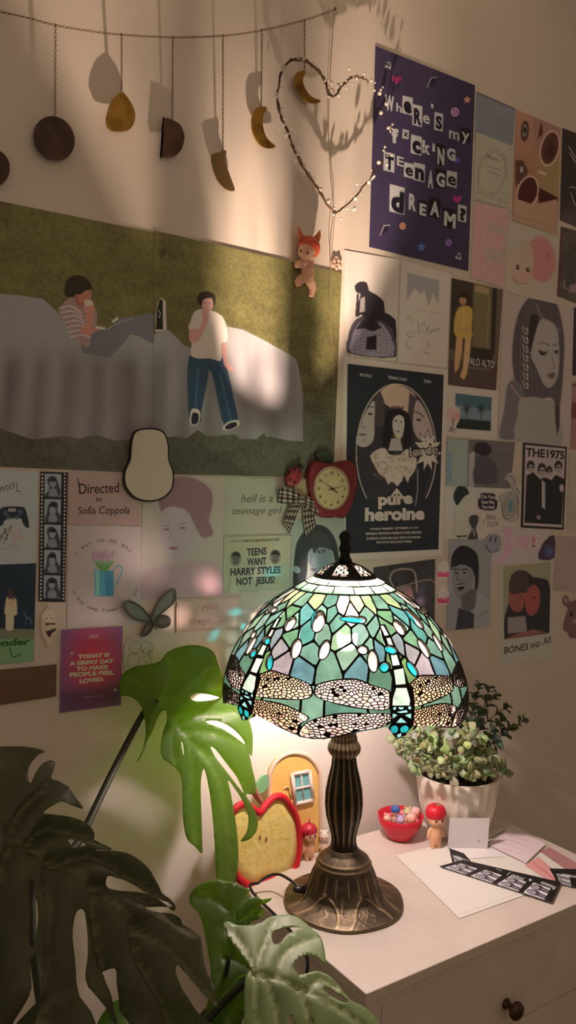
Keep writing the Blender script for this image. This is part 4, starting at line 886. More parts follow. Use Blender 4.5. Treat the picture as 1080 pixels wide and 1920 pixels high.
for k in range(14): p.blob(1042+RNG.random()*34, 1012+RNG.random()*85, 3, 4, (130, 84, 68), .7)
p.build()
p = sheet('grinning_man_photo', 'black-and-white photo of a dark-haired man grinning', 'photo', [(842, 1011), (921, 1012), (919, 1175), (838, 1183)], (108, 94, 82), off=.0016, res=.9)
p.fill([(845, 1066), (848, 1040), (862, 1024), (880, 1026), (895, 1040), (898, 1070), (896, 1100), (890, 1104), (888, 1075), (850, 1068)], (26, 22, 20), 1.5, smooth=3)
p.fill([(848, 1062), (865, 1058), (884, 1066), (888, 1080), (884, 1100), (874, 1118), (862, 1124), (852, 1112), (847, 1090)], (96, 82, 72), 1.8, smooth=3); p.fill([(864, 1118), (884, 1104), (894, 1106), (900, 1130), (880, 1148), (866, 1140)], (72, 62, 54), 2)
for x in (855, 871): p.line([(x-5, 1068), (x+5, 1067)], 2.2, (26, 20, 18)); p.ell(x, 1074, 3.5, 1.6, (26, 20, 18))
p.line([(860, 1074), (857, 1086), (865, 1088)], 1.6, (50, 40, 34), smooth=2); p.fill([(856, 1096), (872, 1094), (868, 1106), (860, 1106)], (30, 22, 20), 1, smooth=2); p.line([(857, 1099), (870, 1097)], 2.4, (150, 134, 118)); p.fill([(848, 1048), (862, 1034), (886, 1044), (890, 1064), (870, 1056), (850, 1064)], (28, 24, 22), 2, smooth=3)
p.fill([(860, 1140), (880, 1146), (890, 1152), (888, 1178), (854, 1181)], (44, 38, 36), 1.5); p.fill([(894, 1108), (920, 1128), (919, 1175), (888, 1178), (890, 1150)], (116, 102, 88), 1.5); p.grain(.06, 200); p.scrawl((893, 1160), (917, 1146), 3.5, (50, 42, 38), 5); p.build()
for y, l in ((1046, 'upper'), (1095, 'lower')):
    p = sheet('round_animal_sticker', l+' of two white and red plush shape stickers left of the grinning man', 'sticker', [(818, y), (844, y), (842, y+44), (818, y+44)], (150, 130, 110), off=.0024, outline=spline([(821, y+14), (830, y+4), (840, y+10), (842, y+26), (840, y+38), (822, y+38), (822, y+24)], 4, True)); p.fill([(820, y+27), (842, y+25), (842, y+36), (820, y+36)], (158, 44, 60), 1.5); p.blob(834, y+26, 4, 3, (150, 122, 104), .9); p.build()
p = sheet('couple_photo', 'photo of two people touching noses, dark background', 'photo', [(944, 1062), (1033, 1054), (1030, 1187), (946, 1199)], (112, 96, 66), off=.0016, res=.9)
p.fill([(955, 1090), (965, 1072), (985, 1070), (1000, 1082), (1020, 1085), (1031, 1100), (1030, 1187), (946, 1199), (948, 1150), (954, 1130)], (34, 28, 26), 2, smooth=2); p.fill([(958, 1092), (975, 1085), (988, 1100), (984, 1125), (978, 1145), (962, 1145), (954, 1125)], (112, 58, 44), 2, smooth=3); p.fill([(958, 1080), (975, 1070), (990, 1080), (990, 1108), (975, 1112), (956, 1112)], (56, 38, 32), 2.5, smooth=3)
p.fill([(990, 1105), (1002, 1096), (1012, 1110), (1010, 1140), (998, 1155), (988, 1148), (984, 1128)], (118, 52, 42), 2, smooth=3); p.fill([(952, 1158), (985, 1155), (988, 1185), (952, 1188)], (110, 90, 76), 3); p.fill([(965, 1190), (1000, 1180), (1026, 1186), (946, 1199)], (110, 60, 46), 2); p.ell(976, 1118, 2.4, 1.2, (30, 18, 16)); p.ell(1002, 1120, 2.4, 1.2, (30, 18, 16)); p.build()
p = sheet('caption_sheet', 'beige caption sheet under the couple photo with handwritten BONES AND All', 'paper', [(938, 1056), (1040, 1048), (1038, 1240), (938, 1245)], (134, 114, 90), off=.0006)
p.text('BONES', (945, 1226), (990, 1218), 13, (30, 24, 20), .01, .1); p.text('AND', (994, 1216), (1014, 1212), 10, (30, 24, 20), .01); p.text('All', (1018, 1210), (1032, 1206), 15, (30, 24, 20), .0, .1); p.build()
p = sheet('squirrel_cutout', 'cut-out photo of a brown squirrel head at the right edge', 'cutout', [(1050, 1110), (1112, 1108), (1110, 1200), (1050, 1204)], (84, 54, 46), off=.0022, outline=spline([(1056, 1124), (1060, 1116), (1066, 1120), (1068, 1128), (1085, 1124), (1105, 1128), (1106, 1190), (1072, 1196), (1066, 1186), (1057, 1178), (1062, 1155), (1066, 1140), (1058, 1134)], 4, True))
p.ell(1071, 1152, 3, 4, (24, 16, 14)); p.ell(1061, 1125, 3, 6, (120, 88, 74), -20); p.blob(1078, 1165, 5, 4, (130, 100, 90), .7); p.grain(.2, 150); p.build()
p = sheet('chair_photo', 'dark photo of a bentwood chair with a small toy, behind the lamp', 'photo', [(700, 1064), (816, 1048), (815, 1190), (700, 1190)], (48, 42, 38), (150, 128, 106), off=.0012)
p.grain(.35, 60, 6); p.line([(738, 1100), (731, 1085), (740, 1070), (765, 1067), (778, 1075), (782, 1110)], 3.2, (118, 98, 80), smooth=4); p.line([(738, 1104), (800, 1087), (815, 1092)], 2.2, (112, 92, 76), smooth=3); p.fill([(736, 1104), (770, 1098), (778, 1130), (745, 1135)], (104, 84, 74), 2); p.blob(768, 1112, 6, 7, (140, 80, 62), .9); p.blob(790, 1108, 6, 8, (60, 56, 60), .9); p.blob(788, 1128, 7, 8, (118, 92, 100), .9); p.build()
# left column
p = sheet('tour_card', 'white card at the left edge with a game controller drawing and scrawled capitals', 'card', [(-40, 878), (72, 884), (67, 1056), (-40, 1060)], (126, 114, 96), off=.0016)
for q in ([(-8, 906), (-6, 922)], [(-2, 900), (0, 922), (4, 912), (8, 921)]): p.line(q, 1.6, (40, 34, 30), smooth=3)
p.line(spline([(12, 917), (10, 913), (15, 911), (16, 918)], 4, True), 1.5, (40, 34, 30), closed=True); p.line(spline([(20, 908), (25, 906), (26, 914), (20, 916)], 4, True), 1.5, (40, 34, 30), closed=True); p.line([(31, 906), (32, 922), (40, 921)], 1.5, (40, 34, 30))
p.fill([(0, 955), (10, 950), (40, 950), (48, 956), (55, 985), (50, 990), (42, 980), (38, 972), (12, 974), (4, 985), (-8, 988), (-4, 965)], (30, 30, 32), 1.2, smooth=3); p.ell(10, 962, 5, 5, (60, 58, 58)); p.ell(38, 960, 5, 5, (60, 58, 58)); p.ell(16, 970, 4, 4, (58, 56, 56)); p.ell(32, 970, 4, 4, (58, 56, 56)); p.text('BER', (16, 959), (31, 959), 6, (170, 158, 140), .03)
p.line([(-2, 1020), (10, 990), (14, 1012), (0, 1006), (22, 986), (6, 1020)], 1.3, (34, 30, 28)); p.line([(20, 992), (26, 1000), (38, 990), (34, 1002), (42, 1008), (32, 1007), (26, 1016), (25, 1004)], 1.6, (140, 96, 76), closed=True); p.scrawl((15, 1024), (38, 1025), 2.4499999999999997, (90, 80, 70), 5); p.scrawl((2, 1030), (38, 1031), 2.4499999999999997, (90, 80, 70), 7); p.build()
p = sheet('night_print', 'dark print of a person in white standing on grass with green lettering, left edge', 'print', [(-40, 1058), (68, 1056), (63, 1240), (-40, 1250)], (24, 30, 32), off=.0014)
p.fill([(-40, 1178), (66, 1180), (64, 1200), (-40, 1200)], (86, 78, 52), 3); p.fill([(-40, 1198), (64, 1198), (63, 1240), (-40, 1250)], (88, 100, 62), 3); p.fill([(8, 1150), (12, 1122), (18, 1118), (26, 1120), (31, 1126), (32, 1152), (26, 1155), (25, 1180), (11, 1180), (11, 1152)], (152, 122, 88), 1.2, smooth=2); p.ell(20, 1112, 4, 6, (120, 84, 66), 0, 1); p.fill([(15, 1112), (17, 1105), (24, 1106), (26, 1128), (22, 1122), (16, 1124)], (60, 34, 32), 1, smooth=2); p.blob(21, 1132, 7, 6, (150, 90, 74), .6)
for q in ([(44, 1144), (50, 1160), (56, 1158)], [(50, 1160), (48, 1172)], [(56, 1158), (60, 1172)], [(44, 1152), (60, 1164)]): p.line(q, 1, (72, 80, 82))
p.text('wonder', (-36, 1214), (56, 1208), 13, (36, 52, 22), .04, .15); p.line([(18, 1215), (24, 1232), (38, 1226)], 2.5, (36, 52, 22), smooth=3); p.build()
p = sheet('film_strip', 'vertical black film strip with five black-and-white frames', 'film strip', [(76, 884), (127, 886), (122, 1129), (72, 1128)], (22, 19, 18), off=.0018, res=.8)
for k in range(5):
    y = 888+k*47.6; x = 84-k*.4
    p.fill([(x, y), (x+31, y+1), (x+30, y+44), (x-.5, y+43)], (112, 104, 94), .7)
    c = (x+14, y+22)
    r5 = np.random.default_rng(k+20); h_ = [(x+5, y+12), (x+14, y+4), (x+24, y+9), (x+26, y+22), (x+30, y+32), (x+28, y+43), (x+2, y+43), (x+6, y+28)]
    p.fill([(a+r5.uniform(-3, 3), b) for a, b in h_], (46, 42, 40), 1.2, smooth=3); p.ell(x+15, y+18+k % 2*4, 6, 8, (104, 94, 84), 0, 1.2); p.fill([(x+8, y+14), (x+13, y+7), (x+22, y+10), (x+20, y+15)], (28, 24, 22), 1, smooth=2); p.fill([(x+9, y+30), (x+20, y+28), (x+24, y+42), (x+8, y+42)], (96, 88, 80), 1.5, smooth=2)
for k in range(35):
    y = 888+k*6.85
    for x in (78, 120.5): p.fill([(x-k*.09, y), (x+3-k*.09, y), (x+3-k*.09, y+3.4), (x-k*.09, y+3.4)], (170, 160, 146), .5)
p.build()
p = sheet('handwritten_pink_card', 'pink card handwritten Directed by Sofia Coppola', 'card', [(129, 886), (264, 889), (262, 985), (128, 983)], (136, 110, 100), (150, 134, 120), off=.0016)
p.grain(.06, 25); p.text('Directed', (148, 926), (223, 923), 20, (44, 28, 28), .01, .05); p.text('by', (180, 940), (192, 939), 8, (44, 28, 28), .01, .1); p.text('Sofia Coppola', (146, 964), (243, 963), 15, (44, 28, 28), .005, .12); p.line([(146, 898), (150, 922)], 2.2, (44, 28, 28)); p.build()
p = sheet('tulip_print', 'white sheet with a blue enamel jug of pink tulips and curved lettering', 'print', [(127, 985), (266, 987), (263, 1170), (126, 1177)], (156, 138, 136), (164, 148, 140), off=.0012)
p.fill([(177, 1068), (213, 1070), (213, 1118), (177, 1118)], (78, 130, 148), 1); p.fill([(196, 1069), (213, 1070), (213, 1118), (198, 1118)], (62, 108, 136), 3); p.fill([(180, 1070), (186, 1070), (186, 1116), (180, 1116)], (110, 156, 166), 2); p.line([(214, 1066), (222, 1060), (229, 1066), (225, 1082), (214, 1100)], 2.2, (70, 122, 142), smooth=4)
for k in range(9): x = 176+k*4.6; p.line([(190+k*1.2, 1070), (x, 1052)], 2.6, (84, 122, 70)); p.ell(x-1, 1044-(k % 3)*3, 3.6, 8, (150, 118, 132), (k-4)*5, 1); p.line([(x-1, 1037), (x-1, 1050)], .8, (120, 90, 108))
def arct(p, s_, cx, cy, r, a0, a1, h, c, inv=False):
    n = len(s_)
    for i, q in enumerate(s_):
        if q == ' ': continue
        a = math.radians(a0+(a1-a0)*i/(n-1)); x, y = cx+r*math.cos(a), cy-r*math.sin(a); tx, ty = (math.sin(a), math.cos(a)) if not inv else (-math.sin(a), -math.cos(a))
        p.text(q, (x-tx*h*.28, y-ty*h*.28), (x+tx*h*.28, y+ty*h*.28), h, c, 0, nat=True)
arct(p, 'I was on my way', 196, 1082, 66, 140, 46, 9, (86, 74, 78)); arct(p, 'to buy some flowers for you', 196, 1080, 68, 206, 338, 8, (86, 74, 78), True); p.build()
p = sheet('violet_portrait', 'pale sheet with a violet-tinted portrait of a curly-haired person', 'print', [(268, 889), (421, 895), (417, 1119), (264, 1123)], (152, 136, 126), (164, 148, 138), off=.0014)
p.fill([(300, 925), (310, 900), (340, 893), (372, 900), (396, 920), (398, 950), (392, 975), (400, 1000), (380, 1008), (365, 985), (350, 960), (318, 958), (304, 962), (298, 945)], (116, 84, 92), 4, smooth=4)
p.fill([(304, 960), (322, 950), (350, 958), (362, 985), (366, 1010), (345, 1045), (326, 1050), (312, 1035), (300, 1000)], (150, 132, 134), 4, smooth=4); p.ell(312, 993, 6, 2.2, (106, 80, 92), 0, 1.5); p.ell(342, 990, 6, 2.2, (106, 80, 92), 0, 1.5); p.line([(305, 986), (318, 985)], 1.6, (112, 84, 96)); p.line([(334, 983), (350, 981)], 1.6, (112, 84, 96)); p.line([(322, 994), (318, 1012), (328, 1014)], 1.3, (126, 104, 110), .8, 1.2, smooth=2); p.ell(325, 1028, 9, 3, (124, 84, 96), 0, 1.6)
p.fill([(268, 1078), (300, 1060), (330, 1056), (380, 1050), (420, 1070), (418, 1120), (264, 1123)], (150, 118, 124), 8, .7, smooth=2); p.build()
p = sheet('quote_sheet', 'white sheet with thin italic lettering, hell is a teenage girl', 'paper', [(421, 894), (560, 897), (556, 1000), (419, 1004)], (146, 142, 126), WB, off=.0010)
p.line([(420, 896), (419, 1003)], 1.4, (110, 104, 92)); p.text('hell is a', (452, 942), (511, 941), 16, (72, 68, 62), 0, .28); p.text('teenage girl', (434, 964), (525, 963), 14, (72, 68, 62), 0, .28); p.build()
p = sheet('news_card', 'cream headline card reading TEENS WANT HARRY STYLES NOT JESUS!', 'card', [(420, 1004), (546, 1001), (543, 1106), (418, 1112)], (140, 138, 116), WB, off=.0022, res=.9)
p.line([(421, 1006), (545, 1003)], 2.4, (112, 108, 94)); p.text('(Exclusive!)', (433, 1017), (456, 1016), 4.5, (50, 46, 42), 0, .3); p.text('HARRY STYLES MORE POPULAR THAN CHRIST?', (458, 1017), (524, 1014), 5.5, (40, 36, 34), .02)
for t, a, b in (('TEENS', (463, 1042), (500, 1039)), ('WANT', (463, 1060), (499, 1058)), ('HARRY STYLES', (432, 1079), (526, 1074)), ('NOT  JESUS!', (443, 1097), (515, 1093))): p.text(t, a, b, 13.5, (34, 38, 40), .035)
for cx, cy in ((442, 1047), (516, 1044)): p.ell(cx, cy, 11, 14, (104, 104, 92), 0, 1); p.ell(cx, cy+3, 6.5, 9.5, (80, 76, 68), 0, 1); p.fill([(cx-8, cy-2), (cx-5, cy-11), (cx+6, cy-11), (cx+9, cy-1), (cx+3, cy-4), (cx-4, cy-4)], (32, 30, 28), 1, smooth=2); p.line([(cx-4, cy), (cx-1, cy)], 1.2, (30, 28, 26)); p.line([(cx+2, cy), (cx+5, cy)], 1.2, (30, 28, 26)); p.line([(cx-3, cy+7), (cx+3, cy+7)], 1, (40, 34, 32))
p.build()
p = sheet('fringe_portrait', 'grey portrait of a person with a long dark fringe, behind the lamp finial', 'print', [(548, 974), (646, 970), (641, 1115), (544, 1115)], (134, 138, 126), WB, off=.0012)
p.fill([(549, 1105), (552, 1040), (560, 1010), (580, 988), (600, 984), (618, 994), (632, 1020), (636, 1060), (630, 1062), (624, 1035), (615, 1030), (590, 1030), (578, 1045), (575, 1080), (560, 1112)], (42, 46, 46), 1.8, smooth=3)
p.fill([(578, 1035), (600, 1022), (620, 1030), (622, 1055), (616, 1075), (600, 1080), (582, 1065)], (112, 122, 122), 2, smooth=3); p.fill([(585, 1000), (610, 1000), (624, 1030), (600, 1026), (588, 1038)], (48, 52, 52), 2.5, smooth=3); p.ell(603, 1034, 8, 3.6, (44, 46, 46), -8, 1.5); p.ell(603, 1034, 3.4, 2.4, (150, 152, 146)); p.ell(603, 1034, 1.6, 2, (20, 20, 20)); p.line([(584, 1040), (582, 1056), (588, 1060)], 1.4, (70, 76, 76), smooth=2); p.ell(588, 1068, 6, 2.4, (84, 76, 78)); p.ell(556, 1068, 8, 6, (128, 144, 142), 40, 2, .7); p.build()
p = sheet('pink_plaque', 'pale pink rounded plaque with faint cursive writing left of the lamp shade', 'plaque', [(331, 1124), (451, 1116), (449, 1180), (331, 1187)], (166, 140, 124), WB, off=.0032, thick=.002, outline=spline([(336, 1124), (446, 1117), (450, 1121), (448, 1176), (444, 1180), (335, 1187), (331, 1183), (332, 1128)], 2, True))
p.line([(335, 1127), (447, 1120), (445, 1177), (335, 1183)], 1.1, (126, 98, 84), .8, closed=True); p.text('Miss', (378, 1145), (408, 1142), 11, (150, 104, 96), 0, .3); p.text('Vintage', (352, 1172), (392, 1168), 12, (150, 104, 96), 0, .3); p.scrawl((392, 1168), (440, 1164), 2.4499999999999997, (140, 108, 96), 8); p.build()
p = sheet('gradient_print', 'purple and red gradient card reading TODAY IS A GREAT DAY TO MAKE PEOPLE FEEL LOVED', 'card', [(116, 1181), (230, 1174), (227, 1322), (112, 1337)], (82, 60, 84), (142, 128, 110), off=.0030, thick=.0012)
p.blob(176, 1240, 52, 68, (156, 38, 44), .95); p.fill([(112, 1296), (229, 1282), (227, 1322), (112, 1337)], (62, 40, 52), 22, .8)
for t, a, b in (('TODAY IS', (146, 1235), (205, 1231)), ('A GREAT DAY', (130, 1248), (214, 1242)), ('TO MAKE', (143, 1258), (202, 1254)), ('PEOPLE FEEL', (130, 1269), (214, 1264)), ('LOVED.', (149, 1281), (196, 1276))): p.text(t, a, b, 7.5, (190, 130, 104), .07)
for x in (170, 176, 182): p.line(ellpoly(x, 1194-(x-170)*.05, 2.2, 2.6, 0, 8), .9, (160, 140, 150), closed=True)
for x, y in ((135, 1225), (216, 1293)): p.fill([(x, y-4), (x+1, y-1), (x+3.5, y), (x+1, y+1), (x, y+4), (x-1, y+1), (x-3.5, y), (x-1, y-1)], (190, 150, 150), .6)
p.scrawl((155, 1309), (192, 1305), 2.0999999999999996, (150, 80, 90), 7); p.build()
p = sheet('brown_card', 'small plain brown leather-look card at the left edge', 'card', [(-40, 1260), (106, 1246), (105, 1306), (-40, 1328)], (66, 46, 30), (132, 116, 98), off=.0034, thick=.0012, outline=spline([(-42, 1262), (100, 1247), (106, 1251), (105, 1300), (101, 1306), (-42, 1328)], 2, True)); p.grain(.08, 80); p.scrawl((22, 1285), (76, 1279), 2.4499999999999997, (44, 30, 20), 8); p.build()
p = sheet('cherub_sticker', 'die-cut wooden-look sticker of a doll in underwear below the film strip', 'sticker', [(74, 1130), (112, 1130), (110, 1215), (74, 1215)], (146, 124, 98), (142, 128, 108), off=.0030, thick=.0012, outline=spline([(87, 1142), (90, 1134), (96, 1135), (97, 1141), (104, 1150), (106, 1180), (100, 1195), (97, 1208), (90, 1212), (84, 1200), (77, 1180), (77, 1155)], 4, True))
p.ell(92, 1155, 12, 13, (160, 132, 104), 0, 1); p.ell(88, 1160, 1, 1.6, (50, 36, 30)); p.ell(98, 1160, 1, 1.6, (50, 36, 30)); p.fill([(84, 1168), (104, 1168), (103, 1172), (95, 1171), (86, 1173)], (50, 32, 28), .8); p.fill([(86, 1184), (106, 1177), (104, 1183), (98, 1186), (94, 1195), (90, 1194)], (40, 28, 26), .8); p.line([(85, 1176), (87, 1188)], .8, (90, 70, 58)); p.line([(96, 1142), (92, 1139)], 1.4, (84, 80, 70)); p.build()
p = sheet('outline_sticker', 'clear sticker with a line drawing of two hugging dolls', 'sticker', [(228, 1186), (292, 1184), (290, 1262), (228, 1266)], (142, 128, 102), (152, 138, 114), off=.0026, outline=spline([(234, 1250), (232, 1225), (236, 1205), (246, 1194), (258, 1200), (272, 1200), (286, 1208), (288, 1228), (284, 1245), (276, 1258), (240, 1262)], 4, True))
for q in (ellpoly(254, 1214, 12, 11), ellpoly(276, 1214, 11, 11), [(240, 1250), (240, 1232), (252, 1226), (266, 1234), (280, 1228), (284, 1244)], [(262, 1236), (258, 1250)], [(270, 1238), (282, 1250), (276, 1256)], [(244, 1196), (250, 1190)]): p.line(q, .9, (76, 64, 52), smooth=3)
p.ell(268, 1222, 1.5, 1.8, (30, 24, 22)); p.ell(281, 1221, 1.5, 1.8, (30, 24, 22)); p.build()
# ------------------------------------------------------------------ flat shapes with thickness on the wall
def plate(mb, poly, y0, th):
    """polygon in photo points set on the wall plane, front face at distance y0+th from the wall"""
    return mb.slab([atY(x, y, -y0-th) for x, y in poly], th, (0, 1, 0))
def butterfly():
    t = thing('butterfly_decoration', 'silver-blue butterfly wall ornament with swirled lower wings', 'wall decoration', atY(286, 1150))
    W = [([(282, 1158), (262, 1135), (240, 1126), (232, 1132), (240, 1150), (258, 1163), (280, 1165)], (124, 140, 140)), ([(285, 1155), (298, 1125), (322, 1104), (330, 1112), (326, 1130), (306, 1148), (290, 1162)], (138, 152, 150)), ([(282, 1165), (272, 1172), (264, 1190), (270, 1194), (282, 1185), (288, 1170)], (116, 120, 116)), ([(290, 1163), (304, 1153), (318, 1158), (318, 1172), (300, 1178), (290, 1170)], (120, 126, 122))]
    for i, (q, c) in enumerate(W):
        q = spline(q, 5, True); w0 = MB(); w0.color(c); w0.slab([atY(x, y, -.006-.0015*(abs(x-286)/20)) for x, y in q], .0009, (0, 1, 0)); wg = w0.build('wing', M_vinyl, t, False)
        r = MB(); r.color((70, 66, 62)); ctr = q.mean(0)
        for f in (1, .8, .55) if i > 1 else (1, .84): P_3 = [atY(*(ctr+(p_-ctr)*f), -.0075-.0015*(abs(p_[0]-286)/20)) for p_ in np.vstack([q, q[:1]])]; r.tube(P_3, .0006 if f == 1 else .0004, 5)
        r.build('wing_rim', M_vinyl, wg)
    b = MB(); b.color((110, 108, 100)); b.tube([atY(281, 1150, -.007), atY(286, 1164, -.008), atY(292, 1180, -.007)], [.0012, .002, .0008], 8); b.build('body', M_vinyl, t)
butterfly()
# plain white plaque where the wall ornament hangs
t = thing('white_plaque', 'tall egg-shaped white plaque with a black rim hanging over the lawn poster edge', 'plaque', atY(280, 880))
q = spline([(280, 941), (252, 934), (234, 912), (233, 885), (243, 862), (246, 830), (254, 808), (280, 802), (306, 808), (316, 830), (318, 862), (326, 885), (325, 914), (308, 934)], 5, True)
mb = MB(); mb.color((22, 20, 18)); plate(mb, q, .003, .006); mb.build('rim', M_vc, t, False, bevel=.0006)
c = q.mean(0); mb = MB(); mb.color((222, 220, 208)); plate(mb, c+(q-c)*np.array([.93, .955]), .0091, .001); mb.build('face', M_vc, t, False)

# apple clock with ladybird
t = thing('apple_clock', 'red apple-shaped wall clock with leaf and ladybird, hands near ten past ten', 'clock', atY(622, 918))
q = spline([(606, 866), (590, 864), (579, 880), (577, 905), (584, 940), (592, 960), (604, 969), (620, 971), (632, 969), (646, 971), (660, 948), (668, 918), (671, 895), (667, 875), (657, 864), (642, 864), (624, 869)], 4, True)
mb = MB(); mb.color((122, 38, 48)); plate(mb, q, .002, .010); c = q.mean(0)
mb.quadstrip([[atY(*(c+(p_-c)*f), -.012-h) for p_ in q] for f, h in ((1, 0), (.98, .003), (.93, .0055), (.85, .007))], True, True); body = mb.build('apple_body', M_vc, t)
def disc(cx, cy, rx, ry, y, th, col, name, par, m=M_vc):
    mb = MB(); mb.color(col); plate(mb, ellpoly(cx, cy, rx, ry, 0, 40), y, th); return mb.build(name, m, par, False, bevel=.0004)
disc(622, 915, 33.5, 41, .0191, .0032, (176, 150, 138), 'bezel', t); disc(622, 916, 30, 37, .0224, .0006, (214, 204, 162), 'dial', t)
mb = MB(); mb.color((28, 24, 22)); pl2 = lambda x, y: atY(x, y, -.0236)
for h in range(12):
    a = h*PI/6; s_ = str(h if h else 12); cx, cy = 621.5+24*math.sin(a), 916-30*math.cos(a); V, F = glyphs(s_, .02)
    w_ = .0034*(1.5 if len(s_) > 1 else .9); o3 = pl2(cx, cy); X = (V[:, 0]/V[:, 0].max()-.5)*w_*1.5; Y = (V[:, 1]/CAPH-.5)*.0058
    mb.add(o3+np.outer(X, [1, 0, 0])+np.outer(Y, [0, 0, 1]), F)
mb.build('numerals', M_vc, t, False)
def hand(a, b, w_, nm):
    mb = MB(); mb.color((20, 18, 18)); A, B = atY(*a, -.0248), atY(*b, -.0248); d = B-A; n = np.array([-d[2], 0, d[0]]); n /= np.linalg.norm(n)
    mb.slab([A+n*w_, B+n*w_*.3, B-n*w_*.3, A-n*w_], .0004, (0, 1, 0)); mb.build(nm, M_vc, t, False)
hand((633, 924), (609, 905), .0009, 'hour_hand'); hand((616, 919), (644, 911), .0007, 'minute_hand'); disc(624, 917, 1.8, 2.2, .0243, .001, (20, 18, 18), 'hub', t)
mb = MB(); mb.color((52, 74, 60)); q = spline([(596, 862), (594, 850), (604, 844), (618, 848), (625, 864), (610, 866)], 4, True); plate(mb, q, .004, .005); mb.build('leaf', M_vc, t, False, bevel=.001)
lb = MB(); lb.color((150, 52, 66)); lc = atY(551, 894, -.010); axl = np.array([[.8, 0, -.6], [0, 1, 0], [.6, 0, .8]]); lb.ell(lc, (.0155, .008, .021), axl, 20, 14); lad = lb.build('ladybird', M_vc, t)
for x, y in ((543, 886), (553, 880), (558, 892), (545, 900), (552, 904), (561, 886)): mb = MB(); mb.color((24, 18, 18)); mb.ell(atY(x, y, -.0165), (.0024, .0018, .003), n=8, m=6); mb.build('spot', M_vc, lad)
mb = MB(); mb.color((26, 28, 24)); mb.ell(atY(562, 876, -.010), (.006, .006, .006)); mb.tube([atY(562, 874, -.01), atY(566, 868, -.014)], .0006, 5); mb.tube([atY(565, 878, -.01), atY(571, 872, -.014)], .0006, 5); mb.build('head', M_vc, lad)
mb = MB(); mb.color((190, 176, 150)); plate(mb, spline([(556, 902), (572, 898), (580, 905), (580, 935), (566, 930), (552, 918)], 3, True), .003, .003); mb.build('mount', M_vc, t, False)

# gingham bow
t = thing('gingham_bow', 'black-and-white gingham ribbon bow hanging beside the apple clock', 'bow', atY(565, 935))
def ribbon(name, A, rows, across, y0, bulge, cols=None):
    """A: list of (left, right) photo points down the ribbon; woven check set on the threads"""
    n = len(A); m = across; V = []; K = []
    for i, (a, b) in enumerate(A):
        for j in range(m+1):
            f = j/m; x = a[0]*(1-f)+b[0]*f; y = a[1]*(1-f)+b[1]*f; d = y0+bulge(i/(n-1), f); V.append(atY(x, y, -d))
    F = [(i*(m+1)+j, i*(m+1)+j+1, (i+1)*(m+1)+j+1, (i+1)*(m+1)+j) for i in range(n-1) for j in range(m)]
    for i in range(n):
        for j in range(m+1):
            s1 = (j*8//(m+1)) % 2; s2 = (int(i/(n-1)*rows)) % 2; K.append(lin([(200, 192, 184), (112, 106, 104), (28, 26, 28)][s1*1+s1*0+(s2 if s1 else s2*1)]))
    o = finish(name, V, F, M_cloth, t, True, np.array(K)); md = o.modifiers.new('th', 'SOLIDIFY'); md.thickness = .0007; return o
M_cloth = mat('ribbon_cloth', rough=.9, vcol=True)
def lerp_rows(keys, n):
    L_ = spline([k[0] for k in keys], n); R2 = spline([k[1] for k in keys], n); return [(tuple(a), tuple(b)) for a, b in zip(L_, R2)]
ribbon('tail', lerp_rows([((553, 938), (567, 936)), ((540, 955), (560, 955)), ((531, 978), (550, 982)), ((527, 980), (542, 1000))], 10), 14, 31, .006, lambda i, f: .002*math.sin(f*PI)+.002*i)
ribbon('tail', lerp_rows([((566, 938), (580, 940)), ((568, 955), (588, 955)), ((569, 980), (590, 974)), ((574, 1007), (593, 986))], 10), 14, 31, .006, lambda i, f: .002*math.sin(f*PI)+.002*i)
ribbon('loop', lerp_rows([((565, 928), (564, 944)), ((552, 920), (552, 944)), ((536, 914), (536, 944)), ((526, 914), (521, 942)), ((522, 922), (521, 936))], 10), 12, 31, .009, lambda i, f: .010*math.sin(min(1, i*1.15)*PI)*.8+.0015*math.sin(f*PI*3))
ribbon('loop', lerp_rows([((568, 930), (568, 946)), ((582, 932), (580, 956)), ((596, 938), (594, 962)), ((606, 940), (601, 966)), ((607, 946), (604, 962))], 10), 12, 31, .009, lambda i, f: .010*math.sin(min(1, i*1.15)*PI)*.8+.0015*math.sin(f*PI*3))
ribbon('knot', lerp_rows([((561, 931), (571, 931)), ((560, 938), (571, 939)), ((562, 946), (570, 947))], 8), 4, 31, .016, lambda i, f: .003*math.sin(f*PI))

# ------------------------------------------------------------------ garland, hook, beaded heart
t = thing('wall_hook', 'small dark nail hook high on the wall holding the garland and cord', 'hook', atY(628, 18))
mb = MB(); mb.tube([atY(628, 18, .002), atY(628, 18, -.018)], .002, 8); mb.tube([atY(628, 18, -.018), atY(628, 14, -.019)], .0022, 8); mb.build('nail', M_knob, t)
mb = MB(); mb.box((-.006, -.004, -.007), (.006, -.0005, .007), o=atY(628, 18)); mb.build('plate', M_white, t, False, bevel=.001)
def link(mb, c, tdir, k, R=.0021, r=.00048):
    tdir = tdir/np.linalg.norm(tdir); a = np.array([0, 1., 0]); b = np.cross(tdir, a); b /= np.linalg.norm(b)
    s_ = b if k % 2 else a*.8+b*.2; s_ = s_-tdir*np.dot(s_, tdir); s_ /= np.linalg.norm(s_)
    an = np.arange(8)*2*PI/8; P_3 = [c+tdir*R*1.35*math.cos(q)+s_*R*math.sin(q)*.85 for q in an]
    nn = np.cross(tdir, s_); rings = []
    for i, p_ in enumerate(P_3):
        rad = (p_-c)/np.linalg.norm(p_-c); rings.append(np.array([p_+r*(math.cos(u)*rad+math.sin(u)*nn) for u in (0, PI/2, PI, 3*PI/2)]))
    V = np.concatenate(rings); F = [(i*4+j, i*4+(j+1) % 4, ((i+1) % 8)*4+(j+1) % 4, ((i+1) % 8)*4+j) for i in range(8) for j in range(4)]; mb.add(V, F)
